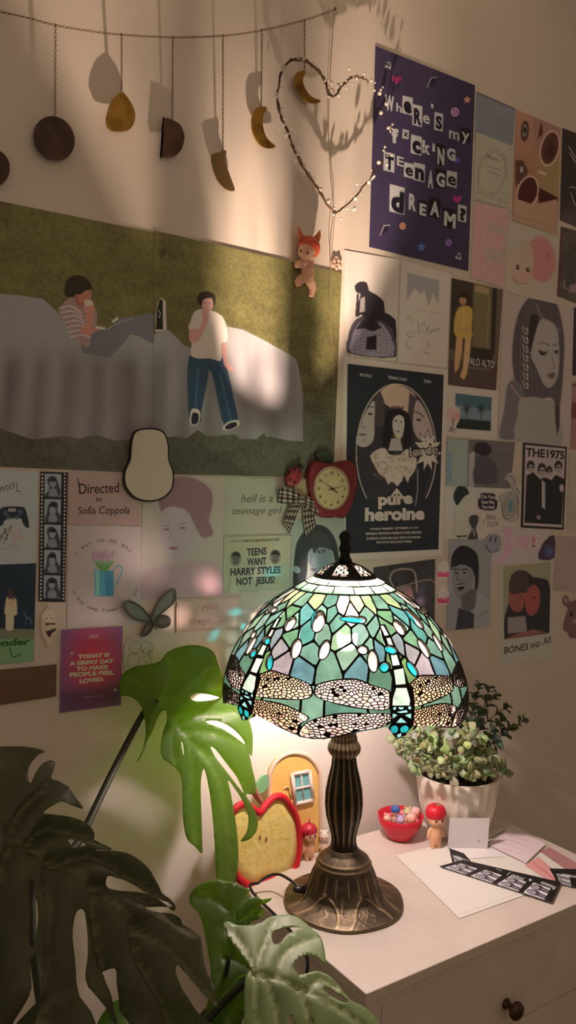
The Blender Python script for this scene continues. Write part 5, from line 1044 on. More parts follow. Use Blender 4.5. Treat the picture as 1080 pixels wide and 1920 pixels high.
def chain(P_3, name, par, pitch=.0042):
    P_3 = np.asarray(P_3); L_ = np.r_[0, np.cumsum(np.linalg.norm(np.diff(P_3, axis=0), axis=1))]; mb = MB(); mb.color((120, 96, 66))
    for k, s_ in enumerate(np.arange(0, L_[-1], pitch)):
        c = np.array([np.interp(s_, L_, P_3[:, i]) for i in range(3)]); c2 = np.array([np.interp(s_+.001, L_, P_3[:, i]) for i in range(3)]); c0 = np.array([np.interp(s_-.001, L_, P_3[:, i]) for i in range(3)])
        if np.linalg.norm(c2-c0) > 1e-6: link(mb, c, c2-c0, k)
    return mb.build(name, M_chain, par)
gl = thing('moon_phase_garland', 'brass chain garland of hanging moon-phase discs across the top of the wall', 'garland', atY(325, 70))
GP = [(-60, 8), (0, 22), (50, 33), (103, 47), (160, 57), (228, 65), (325, 70), (418, 67), (490, 57), (570, 38), (620, 21), (627, 19)]
gw = spline([atY(x, y, -.016) for x, y in GP], 6); chain(gw, 'swag_chain', gl)
def pendant(top, bot, poly, m, th=.003, y=.011):
    chain([atY(*top, -.016), atY(*bot, -y-th/2)], 'drop_chain', gl, .0040); q = spline(poly, 4, True) if len(poly) > 8 else np.array(poly); mb = MB(); mb.color((80, 60, 40)); plate(mb, q, y, th); mb.build('moon_disc', m, gl, False, bevel=.0005)
pendant((-13, 20), (-14, 282), ellpoly(-15, 315, 34, 36), M_wood_d)
pendant((104, 48), (103, 219), ellpoly(102, 259, 37, 43, -30), M_wood_d)
pendant((228, 65), (228, 174), [(228, 172), (238, 180), (250, 200), (254, 220), (246, 240), (228, 247), (208, 244), (199, 230), (203, 205), (212, 185)], M_gold)
def dense(P_, n=5): return [tuple(np.array(P_[i])*(1-k/n)+np.array(P_[(i+1) % len(P_)])*k/n) for i in range(len(P_)) for k in range(n)]
pendant((324, 70), (323, 230), [(308, 220), (322, 224), (338, 234), (346, 256), (340, 280), (326, 293), (303, 295), (303, 293), (306, 260), (307, 222)], M_wood_d)
pendant((418, 67), (418, 284), [(424, 282), (423, 300), (430, 325), (440, 352), (438, 358), (425, 355), (410, 340), (400, 315), (397, 292), (408, 286)], mat('olive_brass', (120, 98, 62), .5, metal=.4))
pendant((491, 57), (490, 202), [(488, 200), (501, 202), (494, 218), (494, 240), (502, 260), (517, 274), (505, 278), (488, 272), (475, 250), (472, 225), (477, 207)], M_gold)
pendant((571, 39), (571, 132), [(566, 132), (574, 134), (568, 150), (574, 168), (586, 182), (602, 189), (590, 194), (572, 188), (558, 170), (552, 148), (556, 137)], M_gold)

ht = thing('beaded_heart', 'twig wire heart wreath with clear glass beads hanging on a cord', 'heart wreath', atY(625, 260))
HP = [(629, 400), (612, 380), (590, 345), (560, 298), (545, 262), (530, 225), (520, 190), (521, 165), (530, 130), (548, 112), (572, 114), (590, 126), (606, 145), (612, 160), (618, 178), (628, 178), (640, 162), (655, 148), (672, 144), (692, 154), (706, 170), (720, 195), (727, 232)]
HP2 = [(727, 232), (726, 262), (718, 300), (700, 325), (680, 352), (655, 380), (629, 400)]
M_bead = bpy.data.materials.new('clear_bead'); M_bead.use_nodes = True; b_ = M_bead.node_tree.nodes['Principled BSDF']; b_.inputs['Base Color'].default_value = (.95, .91, .85, 1); b_.inputs['Roughness'].default_value = .06; b_.inputs['Transmission Weight'].default_value = .3; b_.inputs['Specular IOR Level'].default_value = .9
h1 = spline([atY(x, y, -.030) for x, y in HP[:-3]], 5); mb = MB(); mb.color((112, 86, 62)); j = np.random.default_rng(5)
mb.tube(h1+j.normal(0, .0008, h1.shape), .0018, 7)
tw = h1+np.array([[.0022*math.cos(k*.9), -.0022*math.sin(k*.9), .0022*math.sin(k*.9)] for k in range(len(h1))]); mb.tube(tw, .0011, 5)
h2 = spline([atY(x, y, -.030) for x, y in HP2[2:]], 5); mb.tube(h2+j.normal(0, .0006, h2.shape), .0016, 7); mb.build('twig_frame', M_twig, ht)
allh = spline([atY(x, y, -.030) for x, y in HP+HP2[1:]], 5); mb = MB(); mb.color((150, 140, 125)); mb.tube(allh+np.array([[.004*math.sin(k*1.3), -.003*math.cos(k*1.7), .004*math.cos(k*1.1)] for k in range(len(allh))]), .00035, 4); mb.build('wire', M_chain, ht)
for i in range(100):
    f = (i*.6180339) % 1; p3 = allh[int(f*(len(allh)-1))]; d = j.normal(0, .0062, 3); d[1] = -abs(d[1]); r = j.choice([.0018, .0024, .0031, .0040], p=[.3, .3, .25, .15])
    if i % 4 == 0: p3 = allh[j.choice([int(len(allh)*q) for q in (.80, .84, .90, 0.02, .97, .1, .16, .62, .58)])]+j.normal(0, .004, 3)*[1, .2, 1]; p3 = p3; 
    else: p3 = allh[int(f*(len(allh)-1))]
    if 724 < 0: pass
    mb = MB(); mb.ell(p3+d, r, n=10, m=8); mb.build('bead', M_bead, ht)
mb = MB(); mb.color((150, 132, 108)); mb.tube(spline([atY(628, 19, -.015), atY(624, 60, -.008), atY(618, 160, -.012), atY(616, 260, -.012), atY(620, 330, -.014), atY(626, 395, -.016)], 6), .0007, 6); mb.build('hanging_cord', M_cord, ht)
mb = MB(); mb.color((150, 132, 108)); mb.tube(spline([atY(628, 402, -.018), atY(621, 430, -.012), atY(618, 470, -.010), atY(620, 500, -.008), atY(617, 560, -.006), atY(622, 640, -.006), atY(625, 720, -.006), atY(622, 830, -.006)], 6), .0006, 6)
mb.tube(spline([atY(628, 402, -.018), atY(625, 440, -.012), atY(621, 480, -.010), atY(619, 510, -.008)], 6), .0006, 6); mb.build('cord_tail', M_cord, ht)
t = thing('flower_charm', 'tiny translucent flower charm at the corner of the lawn poster', 'charm', atY(631, 496))
mb = MB(); mb.color((196, 160, 140))
for k in range(5): mb.ell(atY(631+7*math.cos(k*2*PI/5+.3), 494+8*math.sin(k*2*PI/5+.3), -.004), (.0042, .0016, .0048), n=10, m=6)
mb.build('petals', M_vinyl, t); mb = MB(); mb.color((140, 96, 80)); mb.ell(atY(631, 495, -.0062), .0018, n=8, m=6); mb.build('centre', M_vinyl, t)

# ------------------------------------------------------------------ little vinyl figures
def remesh(o, vox):
    md = o.modifiers.new('remesh', 'REMESH'); md.mode = 'VOXEL'; md.voxel_size = vox; md.use_smooth_shade = True
    s_ = o.modifiers.new('smooth', 'SMOOTH'); s_.iterations = 3; s_.factor = .5; return o
_solid = {}
def solid(c, sss=.15, rough=.42):
    k = (tuple(c), sss, rough)
    if k not in _solid: _solid[k] = mat('vinyl', c, rough, sss=sss)
    return _solid[k]
def doll(name, label, cat, base, H, skin, hat, turn=0., hatstyle='round', face=True, group=None, stance='stand'):
    t = thing(name, label, cat, base, group); c, s_ = math.cos(turn), math.sin(turn); A = np.array([RT*c+FW*s_, FW*c-RT*s_, UP])
    f = lambda x, y, z: np.asarray(base)+H*(x*A[0]+y*A[1]+z*A[2])
    mb = MB(); mb.tube([f(0, 0, .52), f(0, 0, .42), f(0, 0, .30), f(0, 0, .20)], [H*.085, H*.125, H*.145, H*.125], 16)
    for sx in (-1, 1):
        mb.tube([f(sx*.065, 0, .24), f(sx*.07, 0, .12), f(sx*.07, -.005, .035)], [H*.078, H*.066, H*.055], 12); mb.ell(f(sx*.07, -.02, .03), (H*.055, H*.07, H*.03), A, 10, 8)
        mb.tube([f(sx*.10, 0, .47), f(sx*.165, 0, .38), f(sx*.185, -.02, .28)], [H*.05, H*.043, H*.036], 10); mb.ell(f(sx*.188, -.02, .26), H*.038, A, 8, 6)
    mb.ell(f(0, 0, .16), (H*.11, H*.1, H*.06), A)
    mb.ell(f(0, -.01, .68), (H*.195, H*.175, H*.18), A, 20, 14); mb.ell(f(-.085, -.07, .63), H*.09, A, 10, 8); mb.ell(f(.085, -.07, .63), H*.09, A, 10, 8)
    o = mb.build('body', solid(skin), t); remesh(o, H*.016)
    hm = solid(hat)
    if hatstyle == 'round':
        mb = MB(); rings = []; an = np.arange(28)*2*PI/28
        for r, y in ((.205, -.02), (.225, .02), (.235, .09), (.225, .16), (.19, .225), (.12, .265), (.05, .262), (.0, .24)):
            rings.append(np.array([f(r*math.cos(a), r*math.sin(a)*.95+.02, .72+y-.055*(math.sin(a) > 0)*math.sin(a)*(y < .03)) for a in an]))
        mb.quadstrip(rings, True, True); mb.build('hat', hm, t)
        mb = MB(); mb.tube([f(0, .02, .955), f(.01, .02, 1.0)], H*.014, 6); mb.build('hat_stem', solid((96, 70, 40)), t)
        mb = MB(); mb.ell(f(.05, .0, .985), (H*.06, H*.03, H*.012), A, 8, 6); mb.build('hat_leaf', solid((120, 170, 100)), t)
    if hatstyle in ('fox', 'cat'):
        mb = MB(); mb.ell(f(0, .055, .72), (H*.215, H*.185, H*.20), A, 20, 14); mb.build('hood', hm, t)
        for sx in (-1, 1):
            e = MB(); e.tube([f(sx*.12, .03, .84), f(sx*.15, .03, .93), f(sx*(.17 if hatstyle == 'fox' else .15), .03, 1.06 if hatstyle == 'fox' else .97)], [H*.075, H*.05, H*.006], 10); e.build('ear', hm, t)
    if hatstyle == 'bird':
        mb = MB(); mb.ell(f(0, .04, .76), (H*.23, H*.22, H*.2), A, 20, 14); mb.tube([f(0, .05, .9), f(.02, .05, 1.0), f(.03, .05, 1.1)], [H*.03, H*.02, H*.004], 8); mb.ell(f(-.24, .06, .66), (H*.10, H*.05, H*.14), A, 10, 8); mb.build('hood', hm, t)
        for sx in (-1, 1): mb = MB(); mb.ell(f(sx*.13, -.15, .83), H*.018, A, 6, 5); mb.build('hood_eye', solid((20, 10, 10)), t)
    if face:
        for sx in (-1, 1):
            mb = MB(); mb.ell(f(sx*.075, -.178, .685), (H*.022, H*.012, H*.034), A, 8, 6); mb.build('eye', solid((34, 20, 14), 0, .2), t)
        mb = MB(); mb.ell(f(0, -.186, .645), (H*.02, H*.014, H*.014), A, 8, 6); mb.build('nose', solid(skin), t)
        mb = MB(); mb.tube([f(-.025, -.182, .60), f(0, -.186, .594), f(.025, -.182, .60)], H*.006, 5); mb.build('mouth', solid((150, 70, 60)), t)
    return t
SK = (226, 176, 138)
b0 = atZ(816, 1590); doll('cherry_hat_doll', 'standing bare baby doll figurine with a red cherry hat by the planter', 'figurine', b0, .084, SK, (206, 26, 48), .25)
b0 = atZ(579, 1612); doll('red_hood_doll', 'baby doll figurine in a red animal hood between apple tray and lamp', 'figurine', b0, .070, SK, (190, 40, 62), .5, 'bird')
b0 = atZ(607, 1600); doll('white_cat_doll', 'small white animal-hooded figurine half hidden behind the lamp foot', 'figurine', b0, .046, (226, 206, 190), (226, 218, 210), .1, 'cat')
# fox baby climbing over the poster edge
def fox():
    c0 = atY(577, 500, -.016); t = thing('fox_hood_doll', 'baby doll figurine in orange fox hood clinging to the lawn poster edge', 'figurine', c0)
    g = lambda x, y, d: atY(x, y, -d)
    S = SK = (226, 180, 152); mb = MB(); u = .00088
    mb.tube([g(578, 488, .016), g(577, 505, .017), g(576, 520, .015), g(574, 530, .012)], [.010, .0125, .0135, .011], 14)
    mb.tube([g(566, 522, .013), g(559, 530, .016), g(560, 537, .014)], [.009, .0075, .005], 10)
    mb.tube([g(582, 528, .012), g(586, 542, .011), g(583, 556, .010)], [.010, .0075, .005], 10)
    mb.tube([g(584, 493, .014), g(572, 492, .022), g(558, 494, .020)], [.007, .006, .0055], 10); mb.tube([g(572, 495, .014), g(562, 497, .020), g(553, 497, .018)], [.007, .006, .005], 10)
    mb.ell(g(577, 470, .020), (.0165, .0155, .0175), np.eye(3), 20, 14); mb.ell(g(572, 481, .026), (.009, .008, .006)); mb.ell(g(582, 482, .026), (.009, .008, .006)); o = mb.build('body', solid(S), t); remesh(o, .0011)
    FX = (204, 92, 56); mb = MB(); mb.ell(g(580, 464, .0185), (.0215, .0175, .0210), np.eye(3), 20, 14); mb.build('hood', solid(FX), t)
    for a, b_, c in (((567, 452), (563, 440), (559, 424)), ((591, 452), (597, 443), (600, 431))):
        e = MB(); e.tube([g(*a, .018), g(*b_, .018), g(*c, .018)], [.0078, .0055, .0006], 10); e.build('ear', solid((206, 120, 76)), t)
    mb = MB(); mb.ell(g(573, 473, .0285), (.0150, .0110, .0145), np.eye(3), 18, 12); mb.build('face', solid(S), t)
    for x in (564, 577): mb = MB(); mb.ell(g(x, 471+(x-565)*.25, .0402 if x > 570 else .0372), (.0017, .0012, .0030), n=8, m=6); mb.build('eye', solid((26, 16, 12), 0, .2), t)
fox()

# ------------------------------------------------------------------ red bowl with tiny figures
bc = atZ(750, 1571); bw = thing('red_bowl', 'small red bowl holding tiny pastel figurines', 'bowl', bc)
Rb = .0455; pr = [(.001, 0), (.020, 0), (.022, .001), (.032, .014), (.040, .028), (Rb, .046), (Rb-.0018, .0465), (.038, .028), (.030, .015), (.019, .004), (.001, .0032)]
mb = MB(); mb.lathe(pr, bc, 48, True); mb.build('bowl', mat('red_enamel', (196, 34, 54), .3), bw) if False else None
o = finish('vessel', np.concatenate([np.concatenate([[bc+np.array([r*math.cos(a), r*math.sin(a), z])] for a in np.arange(48)*2*PI/48]) for r, z in pr]), [(i*48+k, i*48+(k+1) % 48, (i+1)*48+(k+1) % 48, (i+1)*48+k) for i in range(len(pr)-1) for k in range(48)], mat('red_enamel', (196, 34, 54), .3), bw)
mini = [((-.026, -.006), 'pink-eared cream mini figurine at the left of the bowl', (226, 196, 178), (236, 150, 150), 'cat'), ((-.008, .016), 'blue-hatted mini figurine at the back of the bowl', (220, 190, 170), (56, 100, 170), 'round'), ((-.002, -.014), 'lilac animal mini figurine at the front of the bowl', (196, 180, 214), (190, 172, 216), 'cat'), ((.016, .016), 'cream and green mini figurine at the back right of the bowl', (214, 204, 170), (206, 204, 160), 'cat'), ((.020, -.008), 'peach mini figurine lying right of the lilac one', (238, 196, 170), (242, 204, 186), 'bird'), ((.031, .010), 'white and pink mini figurine at the right rim of the bowl', (238, 210, 204), (238, 190, 190), 'round')]
for (x, y), l, a, b_, st_ in mini: doll('mini_figurine', l, 'figurine', bc+RT*x+FW*y+UP*(.013+.004*(y > 0)), .040, a, b_, x*12, st_, True, 'tiny figurines in the red bowl')

# ------------------------------------------------------------------ apple tray and house ornament
A0 = atZ(500, 1640)+np.array([0, 0, .0]); A0[1] = -.075; A0 = atY(500, 1640, -.078); NA = np.array([.14, -1, .05]); NA /= np.linalg.norm(NA)
ap = thing('apple_tray', 'cut-apple shaped dish with thick red rim standing upright left of the lamp', 'tray', A0)
op = lambda x, y, d=0.: onplane(x, y, A0, NA)+NA*d
aq = spline([(440, 1500), (455, 1493), (463, 1498), (474, 1505), (484, 1510), (490, 1502), (500, 1490), (513, 1480), (528, 1482), (540, 1498), (552, 1520), (557, 1555), (556, 1590), (545, 1620), (520, 1630), (495, 1636), (475, 1648), (452, 1640), (440, 1628), (425, 1600), (420, 1560), (424, 1525)], 5, True)
aq = aq-aq.mean(0); aq = aq*np.array([1., 1.])+np.array([489.5, 1563])
mb = MB(); mb.color((214, 190, 96)); c = aq.mean(0)
n = len(aq); rings = [[op(*(c+(p_-c)*f), h) for p_ in aq] for f, h in ((1, -.004), (1, .004), (.75, .0042), (.5, .0046), (.25, .0044), (.02, .0046))]
mb.quadstrip(rings, True, True); mb.build('flesh', mat('glazed_apple_flesh', (240, 216, 118), .35, noise=(60, (246, 230, 150), .35, .7), bump=1.2, bscale=90), ap)
rim = MB(); P_3 = np.array([op(*p_, .004) for p_ in np.vstack([aq, aq[:1]])]); rim.tube(P_3, .0062, 10, False); rim.build('rim', mat('red_felt_rim', (206, 18, 40), .55, bump=.6, bscale=400), ap)
mb = MB(); mb.tube(spline([op(487, 1504, .004), op(479, 1492, .005), op(470, 1478, .006), op(464, 1470, .006)], 5), np.linspace(.004, .0085, 16), 12); mb.build('stalk', solid((168, 110, 84), 0), ap)
mb = MB(); mb.color((120, 180, 120)); mb.slab([op(x, y, .003) for x, y in spline([(480, 1488), (479, 1470), (488, 1456), (498, 1452), (502, 1470), (494, 1484)], 4, True)], .004, -NA); mb.build('leaf', solid((120, 176, 126), 0), ap, False, bevel=.001)
for x, y in ((484, 1568), (496, 1571)): mb = MB(); mb.ell(op(x, y, .0055), (.0024, .002, .0048), np.array([[1, 0, .1*(1 if x < 490 else -1)], [0, 1, 0], [0, 0, 1]]), 8, 6); mb.build('pip', solid((176, 130, 70), 0), ap)
H0 = np.array(atY(560, 1600, -.042)); H0[2] = ZD
hp = lambda x, y, d=0.: atY(x, y, -.048-d)
hs = thing('arched_house_ornament', 'yellow arched wooden house ornament with a blue window against the wall', 'ornament', H0)
hq = [(505, 1610), (505, 1470), (508, 1445), (520, 1425), (540, 1413), (560, 1412), (580, 1420), (595, 1440), (600, 1465), (602, 1590)]
zb = lambda p3: np.array([p3[0], p3[1], max(p3[2], ZD+.0003)])
hq3 = [zb(hp(*q)) for q in hq]; hq3[0][2] = hq3[-1][2] = ZD+.0003
mb = MB(); mb.slab(hq3, .013, (0, 1, 0)); mb.build('block', solid((236, 196, 108), 0, .6), hs, False, bevel=.003)
edge = MB(); e3 = np.array([p_+np.array([0, .0, 0]) for p_ in hq3[1:]]); edge.tube(spline(np.vstack([hq3[0]+[0, 0, .005], e3[:-1], hq3[-1]+[0, 0, .005]]), 4), .0042, 8); edge.build('arch_trim', solid((226, 200, 176), 0, .6), hs)
wf = MB()
def frame(mb, pts, r, d):
    P_ = [hp(*p_, d) for p_ in pts]
    for i in range(len(P_)): mb.tube([P_[i], P_[(i+1) % len(P_)]], r, 6)
wq = [(548, 1452), (580, 1446), (587, 1500), (553, 1508)]; frame(wf, wq, .0036, .003); m_ = lambda a, b_: ((a[0]+b_[0])/2, (a[1]+b_[1])/2)
wf.tube([hp(*m_(wq[0], wq[1]), .003), hp(*m_(wq[2], wq[3]), .003)], .0014, 6); wf.tube([hp(*m_(wq[1], wq[2]), .003), hp(*m_(wq[0], wq[3]), .003)], .0022, 6); wo = wf.build('window_frame', solid((232, 214, 206), 0, .6), hs)
mb = MB(); mb.slab([hp(*q, .002) for q in wq], .001, (0, 1, 0)); mb.build('window_panes', solid((120, 190, 190), 0, .4), wo, False)
dr = MB(); frame(dr, [(533, 1500), (531, 1482), (536, 1475), (543, 1478), (547, 1500), (549, 1530)], .0013, .002); dr.build('lamp_bracket', solid((222, 190, 130), 0, .6), hs)

# ------------------------------------------------------------------ planter with eucalyptus
pc = np.array([1.175, -.110, ZD])
for _ in range(6): pc[0] += (855-proj(pc)[0])*.0008
pt = thing('white_planter', 'white fluted ceramic planter on the chest with artificial eucalyptus', 'planter', pc)
n = 192; an = np.arange(n)*2*PI/n; fl_ = 1-.035*np.abs(np.sin(an*12))**.7
def pring(r, z, k=1): rr2 = r*(1+(fl_-1)*k); return np.stack([pc[0]+rr2*np.cos(an), pc[1]+rr2*np.sin(an), np.full(n, pc[2]+z)], 1)
mb = MB(); mb.color((226, 220, 206))
mb.quadstrip([pring(.001, .0), pring(.048, .0), pring(.055, .003), pring(.066, .02), pring(.0745, .05), pring(.082, .10), pring(.084, .116), pring(.082, .118, .6), pring(.077, .117, .2), pring(.073, .10, 0), pring(.068, .092, 0), pring(.001, .092, 0)], True, True)
mb.build('pot', mat('white_glaze', (226, 220, 206), .4), pt)
mb = MB(); mb.color((70, 60, 46)); mb.lathe([(.001, .094), (.067, .094), (.071, .102), (.045, .112), (.001, .114)], pc, 40); mb.build('moss', mat('moss', (66, 62, 40), .95, noise=(80, (40, 34, 22), .4, .6), bump=1, bscale=200), pt)
rg = np.random.default_rng(12)
def sprig(A, B, up, nl, size, col):
    A, B = np.asarray(A), np.asarray(B); mid = (A+B)/2+np.array([0, 0, up]); P_3 = spline([A, mid, B], 8); mb = MB(); mb.color((98, 104, 70)); mb.tube(P_3, np.linspace(.0016, .0007, len(P_3)), 5)
    for k in range(nl):
        f = .25+.75*k/(nl-1); i = min(len(P_3)-2, int(f*(len(P_3)-1))); c = P_3[i]; T = P_3[i+1]-P_3[i]; T /= np.linalg.norm(T)
        s_ = np.cross(T, [0, 0, 1.]); s_ /= np.linalg.norm(s_)+1e-9; q = np.cross(s_, T)
        for sg in (-1, 1):
            ph = rg.uniform(-1, 1)+k*1.57; side = (math.cos(ph)*s_+math.sin(ph)*q)*sg; d = side*.75+T*.55+rg.normal(0, .12, 3); d /= np.linalg.norm(d); w_ = np.cross(d, T); w_ /= np.linalg.norm(w_)+1e-9; nn = np.cross(w_, d)
            L_ = size*rg.uniform(.75, 1.2)*(1-.35*f); W_ = L_*.46
            rows = [(0, .08, 0), (.18, .62, .06), (.42, 1, .1), (.68, .92, .08), (.88, .5, .02), (1, .04, -.05)]; V = []
            for a, b_, h in rows:
                for u in (-1, 0, 1): V.append(c+d*L_*a+w_*W_*b_*u+nn*L_*(h-.12*(u == 0)))
            F = [(r_*3+u, r_*3+u+1, r_*3+u+4, r_*3+u+3) for r_ in range(5) for u in (0, 1)]
            cc = lin(np.clip(np.array(col)+rg.normal(0, 9, 3), 0, 255)); K = np.tile(cc, (18, 1)); K[1::3] = np.clip(K[1::3]*1.35, 0, 1); mb.add(V, F, K)
    o = mb.build('sprig', M_euc, pt); md = o.modifiers.new('th', 'SOLIDIFY'); md.thickness = .0005
top0 = pc+np.array([0, 0, .11])
def tgt(x, y, dd): p3 = atD(x, y, proj(pc)[2]+dd); p3[1] = min(p3[1], -.02); return p3
TG = [(738, 1385, -.05), (752, 1410, -.06), (780, 1370, -.08), (800, 1400, -.10), (815, 1360, -.04), (830, 1420, -.11), (850, 1375, -.10), (772, 1425, -.06), (870, 1400, -.12), (890, 1430, -.12), (905, 1385, -.08), (925, 1420, -.08), (950, 1452, -.04), (935, 1395, 0), (962, 1362, .02), (985, 1350, .04), (955, 1320, .05), (935, 1300, .05), (920, 1285, .04), (890, 1300, .03), (905, 1330, 0), (870, 1330, .02), (880, 1365, -.04), (845, 1335, .0), (915, 1455, -.10), (862, 1445, -.11), (800, 1345, 0), (765, 1395, -.02), (945, 1345, .0), (900, 1280, .02), (800, 1445, -.11), (825, 1452, -.12), (885, 1452, -.12), (780, 1440, -.09), (905, 1448, -.11), (845, 1462, -.12), (745, 1400, -.07), (940, 1430, -.05)]
for x, y, dd in TG:
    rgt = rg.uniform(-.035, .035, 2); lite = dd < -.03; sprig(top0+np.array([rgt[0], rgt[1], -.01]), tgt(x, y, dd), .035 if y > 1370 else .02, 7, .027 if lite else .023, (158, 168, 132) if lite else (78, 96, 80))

# ------------------------------------------------------------------ card, papers, photo strips on the chest
def flat(name, label, cat, quad, h, base, white=(206, 184, 170), res=1.3, outline=None, lift=None, thick=.0004):
    return Print(name, label, cat, quad, base, white, res, h, None, outline, plane=lambda x, y, o: atZ(x, y, ZD+o), thick=thick)
fl1 = flat('large_envelope', 'large cream envelope lying flat under the photo strips', 'envelope', [(742, 1604), (962, 1548), (1100, 1636), (861, 1722)], .0012, (214, 192, 172), thick=.0010); fl1.line([(742, 1604), (861, 1722)], 1.6, (190, 166, 148)); fl1.line([(864, 1714), (1095, 1632)], 1.2, (196, 172, 154)); fl1.build()
p = flat('white_slip', 'narrow white paper slip under the upright card', 'paper', [(838, 1588), (934, 1582), (946, 1606), (872, 1610)], .0022, (218, 196, 180)); p.build()
p = flat('grey_slip', 'crumpled grey paper scrap behind the upright card', 'paper', [(914, 1574), (946, 1556), (966, 1562), (918, 1584)], .0022, (140, 112, 102)); p.line([(916, 1576), (948, 1560)], 3, (206, 184, 166)); p.build()
p = flat('pink_slip', 'pink paper slip between the photo strips and the note', 'paper', [(985, 1622), (1010, 1606), (1048, 1640), (1036, 1656)], .0030, (206, 136, 124)); p.line([(1000, 1618), (1040, 1648)], 1.4, (180, 90, 86)); p.build()
p = flat('dusty_pink_card', 'dusty pink card under the right ends of the photo strips', 'card', [(1012, 1596), (1030, 1588), (1092, 1624), (1084, 1646)], .0022, (168, 110, 104)); p.fill([(1008, 1600), (1040, 1612), (1030, 1628)], (110, 92, 86), 1); p.build()
def strip(name, label, quad, h, seed, long=True):
    p = flat(name, label, 'photo strip', quad, h, (26, 20, 20), res=.8); a, b_, c, d = [np.array(q, float) for q in quad]
    Q = lambda u, v: tuple((a*(1-u)+b_*u)*(1-v)+(d*(1-u)+c*u)*v)
    n = 4 if long else 1; rs = np.random.default_rng(seed)
    for k in range(n):
        u0 = .04+k*.235 if long else .1; u1 = u0+.19 if long else .5
        p.fill([Q(u0+.02, .34), Q(u1, .40), Q(u1, .98), Q(u0, .97)], (206, 190, 190), .8)
        for cy in (.52, .80):
            E_ = lambda cu, cv, ru, rv: [Q(cu+ru*math.cos(t_), cv+rv*math.sin(t_)) for t_ in np.arange(14)*PI/7]
            p.fill(E_(u0+.075, cy, .062, .135), (30, 22, 26), .8); p.fill(E_(u0+.062, cy+.01, .038, .095), (158, 138, 142), .8)
            p.fill([Q(u0+.11, cy-.08), Q(u1, cy-.02), Q(u1, cy+.14), Q(u0+.11, cy+.10)], (60, 48, 54), 1)
            p.line([Q(u0+.12, cy), Q(u1-.01, cy+.06)], 1.2, (170, 152, 154))
            p.ell(*Q(u0+.055, cy-.03), 1, .7, (40, 30, 32)); p.ell(*Q(u0+.055, cy+.05), 1, .7, (40, 30, 32))
    if long:
        p.text('Photomaton', Q(.985, .26), Q(.83, .17), -7, (206, 190, 186), .01); p.text('photograph', Q(.66, .24), Q(.53, .20), -6, (206, 190, 186), .01); p.ell(*Q(.72, .25), 2.6, 2, (206, 190, 186)); p.line([Q(.5, .12), Q(.5, .3)], 1, (206, 190, 186)); p.line([Q(.36, .1), Q(.42, .14)], .8, (190, 176, 170))
    else: p.text('Photomaton', Q(.97, .4), Q(.3, .3), -6, (206, 190, 186), .01)
    return p.build()
strip('photo_strip', 'black photo strip whose left tip pokes out above the front strip', [(842, 1590), (870, 1600), (905, 1640), (850, 1625)], .0026, 1, False)
strip('photo_strip', 'black photo strip of four small portraits lying nearest the chest edge', [(868, 1612), (1052, 1654), (1034, 1692), (824, 1624)], .0042, 3)
strip('photo_strip', 'short right end of a black photo strip under the pink slip', [(1030, 1628), (1100, 1630), (1096, 1668), (1046, 1656)], .0032, 5, False)
p = flat('pink_note', 'pale pink handwritten note lying at the back corner of the chest', 'note', [(962, 1547), (1023, 1583), (986, 1618), (914, 1583)], .0052, (222, 184, 174))
for k in range(6): a = np.array([955-k*5, 1558+k*8.]); p.line([a, a+np.array([14, 2]), a+np.array([30, 8]), a+np.array([44, 12])], .8, (186, 146, 140), .8)
p.build()
C0 = atZ(877, 1593); NC = FW*-1+UP*.08; NC /= np.linalg.norm(NC)
p = Print('upright_card', 'small blank pinkish card propped upright in front of the planter', 'card', [(843, 1534), (918, 1534), (914, 1592), (839, 1592)], (196, 172, 160), (206, 184, 170), 1.2, 0, plane=lambda x, y, o: onplane(x, y, C0+NC*o, NC), thick=.0006); p.ell(898, 1576, 2.6, 3, (150, 126, 118)); p.ell(898, 1575, 1.4, 1.6, (196, 172, 160)); p.build()
